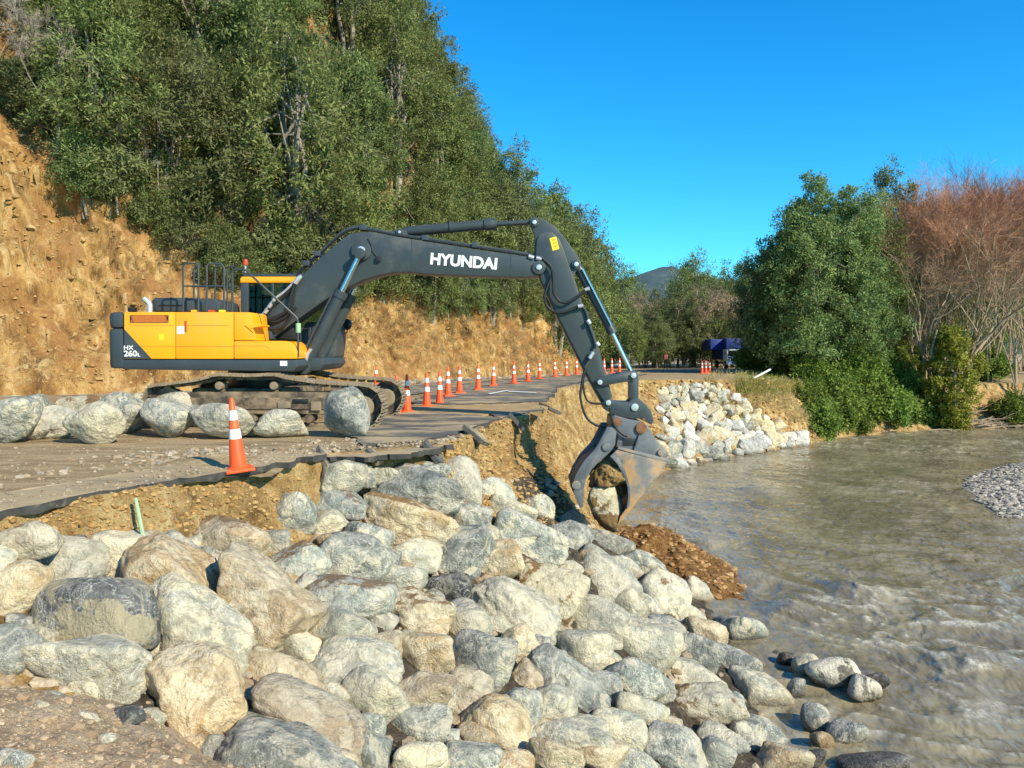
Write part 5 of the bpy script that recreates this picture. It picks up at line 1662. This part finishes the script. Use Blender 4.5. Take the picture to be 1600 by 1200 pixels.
# trees at the end of the road
far_lab = ['grey-green tree at the far end of the road', 'olive tree at the far end of the road']
spots = ((960, 92, .8, 3), (985, 84, .65, 0), (1010, 98, .75, 3), (1035, 104, .85, 0), (1000, 90, .6, 3), (1050, 92, .8, 0), (1030, 88, .6, 3), (1075, 90, .8, 3), (1100, 93, .9, 0), (1060, 96, 1.0, 3), (1085, 106, 1.25, 4), (1110, 100, 1.1, 3), (1135, 94, .95, 0), (1155, 104, 1.2, 4), (975, 110, 1.2, 4), (1020, 116, 1.1, 3), (1070, 118, 1.3, 4), (1120, 120, 1.4, 1), (1180, 100, 1.2, 1), (1240, 96, 1.3, 1), (1420, 90, 1.3, 1), (1490, 92, 1.3, 4), (1560, 95, 1.3, 1), (1300, 100, 1.4, 4), (1630, 95, 1.3, 4))
for u, Y, sc, k in spots:
    t0, li = HT[k]
    lab = {0: far_lab[1], 1: 'dark blue-green tree at the far end of the road', 2: far_lab[0]}[li]
    c_ = copy_thing(t0, ground_at(u, Y), u * .37, sc * 1.25, label=lab, group='trees at the end of the road')
bt = bare_tree('bare_tree', 15, 9, .5, 2, 'small pale leafless tree at the far end of the road', 'tree', 'leafless trees at the end of the road', 'paletwig', 'paletwig', 4, .10, 5, .5, .012)
bt.location = ground_at(1008, 106)
for k, (u, Y, sc) in enumerate(((1092, 92, 1.1), (1125, 90, 1.0), (1020, 104, 1.2), (1390, 64, .9), (1410, 62, .8))):
    copy_thing(bt, ground_at(u, Y), k * 1.1, sc)
# leafless trunks and dead branches on the hillside
dt = bare_tree('dead_tree', 23, 5.5, .42, 2, 'leafless grey twiggy tree leaning over the clay cut', 'tree', 'leafless trees on the hillside', 'bark', 'bark', 4, .07, 4, .3, .009)
dt.location = (-200, -200, -100)
placed = False
for k, (u, v, sc) in enumerate(((30, 170, 1.1), (95, 235, .9), (170, 310, .55), (300, 370, .6), (370, 400, .55), (470, 410, .5), (620, 440, .45), (740, 440, .4))):
    h = cast(hillT, u, v)
    if h is None: continue
    loc = (h[0], h[1], h[2] - .1)
    if not placed:
        dt.location = loc; dt.scale = (sc,) * 3; c_ = dt; placed = True
    else:
        c_ = copy_thing(dt, loc, k * 1.7, sc)
    c_.rotation_euler = (.25 * math.sin(k * 3.1) + .15, .30 * math.sin(k * 1.9) + .12, k * 1.7)

# brambles on the bank to the right
BR = make_tree('bramble_bush', 90, 2.6, 1.8, 120, 126, .20, .10, 'bramble', 'brownbark', 'green bramble bush sprawling over the bank beside the river', 'bush', 'brambles on the far bank', .0, .55)
first = True
for k, (u, v, sc) in enumerate(((1262, 585, .75), (1290, 560, 1.0), (1320, 590, 1.0), (1282, 620, .9), (1300, 655, .95), (1335, 640, 1.0), (1365, 610, .9), (1372, 650, .95), (1405, 645, .85), (1430, 655, .7), (1275, 668, .7), (1400, 620, .7), (1350, 560, 1.1), (1250, 560, .8), (1330, 668, .6), (1265, 640, .7))):
    h = cast(bankT, u, v) or cast(roadT, u, v)
    if h is None: continue
    loc = (h[0], h[1] + .6, h[2] - .9)
    sc *= 1.25
    if first:
        BR.location = loc; BR.scale = (sc,) * 3; first = False
    else:
        copy_thing(BR, loc, k * 1.1, sc)
for k, (u, Y, sc) in enumerate(((1180, 62, .8), (1215, 60, .9), (1250, 57, 1.0), (1300, 58, 1.1), (1345, 58, 1.0), (1390, 60, 1.0), (1430, 62, .9), (1540, 62, .9), (1410, 57, .8), (1330, 55, 1.0))):
    copy_thing(BR, ground_at(u, Y), k * .9, sc, label='dark understorey bush beneath the evergreen trees of the far bank', group='understorey bushes')
IV = thing('ivy_trunk', ground_at(1487, 54.6), 'willow trunk wrapped in thick yellow-green ivy', 'ivy')
rng = np.random.RandomState(77)
n = 260
zz = rng.uniform(-.5, 7.6, n)
an = rng.uniform(0, 6.28, n)
rad = np.interp(zz, [-.5, 1.5, 4.5, 6.5, 7.6], [.8, 1.1, 1.6, 1.5, 1.0]) * (1 + 1.1 * fbm(np.c_[np.cos(an) * 1.2, np.sin(an) * 1.2, zz * .7], 3))
q = np.sqrt(rng.uniform(.3, 1, n))
ctr = np.c_[np.cos(an) * rad * q, np.sin(an) * rad * q, zz - .6]
V, Fc = leaves(rng, ctr, rng.uniform(.3, .55, n), 112, .18, .11, -.3)
obj_np('foliage', V + np.array(IV.location), Fc, M['ivy'], IV, smooth=False, origin=tuple(IV.location))
mbk = MB()
base = np.array(IV.location)
for k in range(3): limb(mbk, base + np.array([rng.normal() * .3, rng.normal() * .2, -.6]), base + np.array([rng.normal() * .8, rng.normal() * .4, 7]), .16, .07, rng, 5, .08, 7)
mbk.build('trunk', M['bark'], IV)
c2 = copy_thing(BR, ground_at(1590, 56.5), .4, .8, label='dark green bush at the foot of the slender willows', group='bushes under the willows')
# driftwood along the water on the far side
rng = np.random.RandomState(31)
for k in range(16):
    u = 1450 + 9.5 * k + rng.uniform(-6, 6)
    v = rng.uniform(652, 676)
    h = cast(bankT, u, v)
    if h is None: continue
    mb = MB()
    a = rng.uniform(-.5, .5) + (math.pi if rng.rand() < .5 else 0)
    L = rng.uniform(1.6, 3.6)
    p0 = np.array(h) + np.array([0, -.3, .15])
    d = np.array([math.cos(a), -.15, rng.uniform(.02, .28)])
    limb(mb, p0, p0 + d * L, .07, .02, rng, 6, .10, 6)
    for j in range(4):
        s = p0 + d * L * rng.uniform(.3, .95)
        limb(mb, s, s + unit(d + rng.normal(size=3) * .6) * L * .35, .03, .01, rng, 3, .1, 4)
    o = mb.build('driftwood_branch', M['paletwig'])
    tag(o, 'bleached driftwood branch stranded at the foot of the far bank', 'driftwood', 'driftwood on the far bank')

# dry grass on the cut, the lip and the far bank
def grass(name, pts, L, rng, mat, label, per=9, w_=.02):
    pts = np.repeat(np.array(pts), per, 0)
    n = len(pts)
    pts = pts + rng.normal(size=(n, 3)) * np.array([.1, .1, .02])
    d = unit(rng.normal(size=(n, 3)) * .6 + np.array([0, -.25, .55]))
    l = L * rng.uniform(.5, 1.4, (n, 1))
    side = unit(np.cross(d, np.array([0, 1.0, .2]))) * w_
    mid = pts + d * l * .55
    tip = pts + d * l + np.array([0, -.05, -.35]) * l
    V = np.stack([pts - side * .5, pts + side * .5, mid + side * .4, tip, mid - side * .4], 1).reshape(-1, 3)
    k = np.arange(n) * 5
    quad = np.stack([k, k + 1, k + 2, k + 4], 1)
    tri_ = np.stack([k + 4, k + 2, k + 3, k + 3], 1)
    me = bpy.data.meshes.new(name)
    Fs = [tuple(f) for f in quad] + [tuple(f[:3]) for f in tri_]
    me.from_pydata([tuple(x) for x in V], [], Fs)
    me.materials.append(M[mat])
    o = bpy.data.objects.new(name, me)
    link(o, (0, 0, 0))
    return tag(o, label, 'grass', kind='stuff')
pts = []
for k in range(5200):
    u = rr.uniform(150, 905)
    v = rr.uniform(400, 600)
    h = on_cut(u, v)
    if h is None: continue
    w3_ = perlin(np.array(h) * .25 + 3)
    if w3_ + (.25 if u > 520 else -.05) > rr.uniform(-.1, .5): pts.append(h)
grass('dry_grass', pts, .42, np.random.RandomState(1), 'straw', 'dry straw-coloured grass hanging on the clay cut', 7, .018)
pts = []
for k in range(900):
    u, v = rr.uniform(1105, 1290), rr.uniform(578, 660)
    h = cast(bankT, u, v) or cast(roadT, u, v)
    if h is not None and h[1] < 60 and perlin(np.array(h) * .5) > -.15: pts.append(h)
grass('bank_grass', pts, .5, np.random.RandomState(2), 'straw', 'dry grass along the top of the far bank', 8, .022)
pts = []
for k in range(700):
    u, v = rr.uniform(1150, 1300), rr.uniform(575, 615)
    h = cast(bankT, u, v) or cast(roadT, u, v)
    if h is not None and h[1] < 60: pts.append(h)
grass('green_grass', pts, .4, np.random.RandomState(3), 'ivy', 'green grass at the crest of the far bank', 7, .02)
# ---------------------------------------------------------------- cones, person, truck, stakes
def lathe(mb, prof, n=20):
    base = len(mb.v)
    for r, z in prof:
        for k in range(n):
            a = 2 * math.pi * k / n
            mb.v.append((r * math.cos(a), r * math.sin(a), z))
    for i in range(len(prof) - 1):
        for k in range(n):
            a, b_ = base + i * n + k, base + i * n + (k + 1) % n
            mb.f.append([a, b_, b_ + n, a + n])
    mb.f.append([base + (len(prof) - 1) * n + k for k in range(n)])
    return mb
def make_cone():
    rt = thing('traffic_cone', (0, 0, 0), '', 'cone', 'traffic cones on the road')
    MB().box((-.17, -.17, 0), (.17, .17, .035)).build('base', M['cone'], rt, .012, origin=(0, 0, 0))
    rad = lambda z: .108 - (.108 - .026) * (z - .03) / .87
    lathe(MB(), [(.14, .03), (.13, .045), (rad(.06), .06), (rad(.89), .89), (.02, .90)]).build('body', M['cone'], rt, 0, origin=(0, 0, 0))
    for z0, z1 in ((.40, .52), (.63, .75)):
        lathe(MB(), [(rad(z0) + .001, z0), (rad(z0) + .004, z0 + .002), (rad(z1) + .004, z1 - .002), (rad(z1) + .001, z1)]).build('reflective_band', M['coneband'], rt, 0, origin=(0, 0, 0))
    return rt
cone = make_cone()
near_c = at_z(373, 736, 0)
cone.location = (near_c[0], near_c[1], 0.005)
cone.rotation_euler = (math.radians(1), math.radians(-5), .5)
cone['label'] = 'orange traffic cone with two white bands by the broken road edge, standing alone'
for u, v in ((620, 643), (636, 641), (667, 633), (687, 629), (700, 619), (718, 614), (747, 609), (771, 603), (803, 599), (825, 596), (843, 592), (867, 588.5), (885, 586.5), (901, 585), (914, 584), (944, 584), (956, 583), (968, 582.5)):
    p = at_z(u, v, 0.05)
    h = drop(roadT, p[0], p[1], 5)
    copy_thing(cone, (p[0], p[1], max(0.05 if v < 625 else 0.0, (h[2] if h else 0))), u * 1.3, 1.0, label='orange traffic cone in the line along the closed road')
p = at_z(588, 612, 0)
copy_thing(cone, (p[0], p[1], 0.0), .3, 1.0, label='traffic cone half hidden behind the front end of the track')
for u in (1097, 1103, 1109):
    g = ground_at(u, 56 + (u % 2))
    copy_thing(cone, g, u, 1.0, label='orange traffic cone in the cluster of three before the truck')

# stakes
o = MB().tube([P(227, 856, 8.05), P(219, 815, 8.15), P(212, 779, 8.3)], [.022, .02, .018], 7).build('marker_stake', M['stake'])
tag(o, 'pale green wooden stake leaning on the cut bank below the asphalt', 'stake')
g = at_y(1178, 588, 46.5)
o = MB().box((-.05, -.03, 0), (.05, .03, 1.1)).build('marker_post', M['white'], None, .01, origin=(0, 0, 0))
o.location = (g[0], g[1], g[2] - .1)
o.rotation_euler = (0, math.radians(62), 0)
tag(o, 'white marker post tipped over on the crest of the far bank', 'post')

# worker in an orange vest, walking away
g = ground_at(1040, 84)
me = bpy.data.meshes.new('person')
J = [(0, 0, .92), (0, 0, 1.12), (0, .02, 1.32), (0, .02, 1.47), (0, .03, 1.56), (0, .04, 1.68), (0, .04, 1.76),
     (-.20, .02, 1.42), (-.27, .03, 1.16), (-.27, -.06, .92), (.20, .02, 1.42), (.28, -.02, 1.16), (.29, .05, .93),
     (-.10, 0, .88), (-.12, .06, .48), (-.12, -.02, .09), (-.12, .12, .04), (.10, 0, .88), (.12, -.08, .48), (.12, -.20, .10), (.12, -.06, .04)]
E = [(0, 1), (1, 2), (2, 3), (3, 4), (4, 5), (5, 6), (3, 7), (7, 8), (8, 9), (3, 10), (10, 11), (11, 12), (0, 13), (13, 14), (14, 15), (15, 16), (0, 17), (17, 18), (18, 19), (19, 20)]
Rd = [.16, .15, .17, .13, .06, .10, .07, .075, .05, .035, .075, .05, .035, .10, .07, .05, .045, .10, .07, .05, .045]
me.from_pydata(J, E, [])
me.materials.append(M['cloth'])
per = bpy.data.objects.new('person', me)
link(per, g)
per.modifiers.new('skin', 'SKIN')
for q, r in zip(me.skin_vertices[0].data, Rd): q.radius = (r, r * .85)
me.skin_vertices[0].data[0].use_root = True
sb = per.modifiers.new('sub', 'SUBSURF')
sb.levels = sb.render_levels = 2
tag(per, 'person in an orange safety vest walking along the shaded road', 'person')
V, Fc = ICO[4]
Vv = V.copy()
Vv = np.sign(Vv) * np.abs(Vv) ** .6 * np.array([.25, .19, .31]) + np.array([0, .02, 1.20]) + np.array(g)
obj_np('safety_vest', Vv, Fc, M['hivis'], per)
for s in (-1, 1):
    MB().box((g[0] + s * .10 - .02, g[1] - .185, g[2] + .98), (g[0] + s * .10 + .02, g[1] - .165, g[2] + 1.45)).build('reflective_stripe', M['coneband'], per)
obj_np('hard_hat', np.clip(V, (-1, -1, -.1), (1, 1, 1)) * np.array([.125, .14, .13]) + np.array([0, .04, 1.72]) + np.array(g), Fc, M['hivis'], per)
obj_np('head', V * np.array([.085, .10, .125]) + np.array([0, .04, 1.66]) + np.array(g), Fc, M['skin'], per)

# truck parked in the shade: white cab, blue box with its side flap lifted
g = np.array(ground_at(1150, 84))
tr = thing('truck', tuple(g), 'white-fronted truck with a high blue box body parked in tree shade', 'truck')
def tbox(name, x0, x1, y0, y1, z0, z1, mat, bev=.03, parent=None):
    return MB().box((g[0] + x0, g[1] + y0, g[2] + z0), (g[0] + x1, g[1] + y1, g[2] + z1)).build(name, M[mat], parent or tr, bev)
cabp = tbox('cab', -.95, .95, 0, 1.7, .55, 2.05, 'truckwhite', .08)
tbox('windscreen', -.85, .85, -.02, .05, 1.35, 1.92, 'black', .02, cabp)
tbox('grille', -.55, .55, -.03, .03, .80, 1.10, 'black', .02, cabp)
for s in (-1, 1):
    tbox('headlight', s * .74 - .14, s * .74 + .14, -.035, .03, .84, 1.05, 'steel', .02, cabp)
    tbox('mirror', s * 1.12 - .07, s * 1.12 + .07, .1, .2, 1.4, 1.8, 'black', .02, cabp)
    for y in (.75, 4.6):
        whl = MB().cyl((g[0] + s * .85 - .14, g[1] + y, g[2] + .42), (g[0] + s * .85 + .14, g[1] + y, g[2] + .42), .42, 24).build('wheel', M['black'], tr, .04)
        MB().cyl((g[0] + s * .85 - .15, g[1] + y, g[2] + .42), (g[0] + s * .85 + .15, g[1] + y, g[2] + .42), .2, 18).build('rim', M['steel'], whl, .02)
tbox('bumper', -1.0, 1.0, -.12, .1, .45, .75, 'truckwhite', .04)
tbox('chassis', -.5, .5, .5, 6.0, .45, .65, 'black', .02)
tbox('box_body', -1.0, 1.05, 1.8, 6.2, .95, 3.2, 'bluebox', .04)
tbox('headboard', -.95, 1.0, .3, 1.78, 2.1, 3.2, 'bluebox', .04)
tbox('side_flap', -2.3, -1.02, 1.6, 5.8, 2.0, 3.12, 'bluebox', .03)

# broken chunks of asphalt hanging on the washed-out edge
rng = np.random.RandomState(12)
for k, q in enumerate((2.1, 2.3, 2.75, 3.4, 4.4, 4.8, 5.3)):
    i_ = int(NS * q)
    c0 = C[i_] + nrm[i_] * rng.uniform(.02, .16)
    n = rng.randint(5, 8)
    an = np.sort(rng.uniform(0, 6.283, n) * .25 + np.arange(n) * 6.283 / n)
    rd = rng.uniform(.14, .34, n) * (1.25 if k % 3 == 0 else .8)
    mb = MB()
    pg = [(rd[j] * math.cos(an[j]) * 1.3, rd[j] * math.sin(an[j]) * .8) for j in range(n)]
    mb.add([(x, y, .04) for x, y in pg] + [(x * .93, y * .93, -.045) for x, y in pg], [list(range(n)), [2 * n - 1 - j for j in range(n)]] + [((j + 1) % n, j, j + n, (j + 1) % n + n) for j in range(n)])
    o = mb.build('asphalt_chunk', M['asphalt'], None, .006, smooth=False, origin=(0, 0, 0))
    o.location = (c0[0], c0[1], rng.uniform(-.16, -.05))
    ax = Vector((-nrm[i_][1], nrm[i_][0], 0))
    o.rotation_euler = (Matrix.Rotation(rng.uniform(.35, .95), 4, ax) @ Matrix.Rotation(rng.uniform(0, 6.28), 4, 'Z')).to_euler()
    tag(o, 'broken chunk of asphalt hanging on the washed-out road edge', 'asphalt chunk', 'asphalt chunks along the broken road edge')
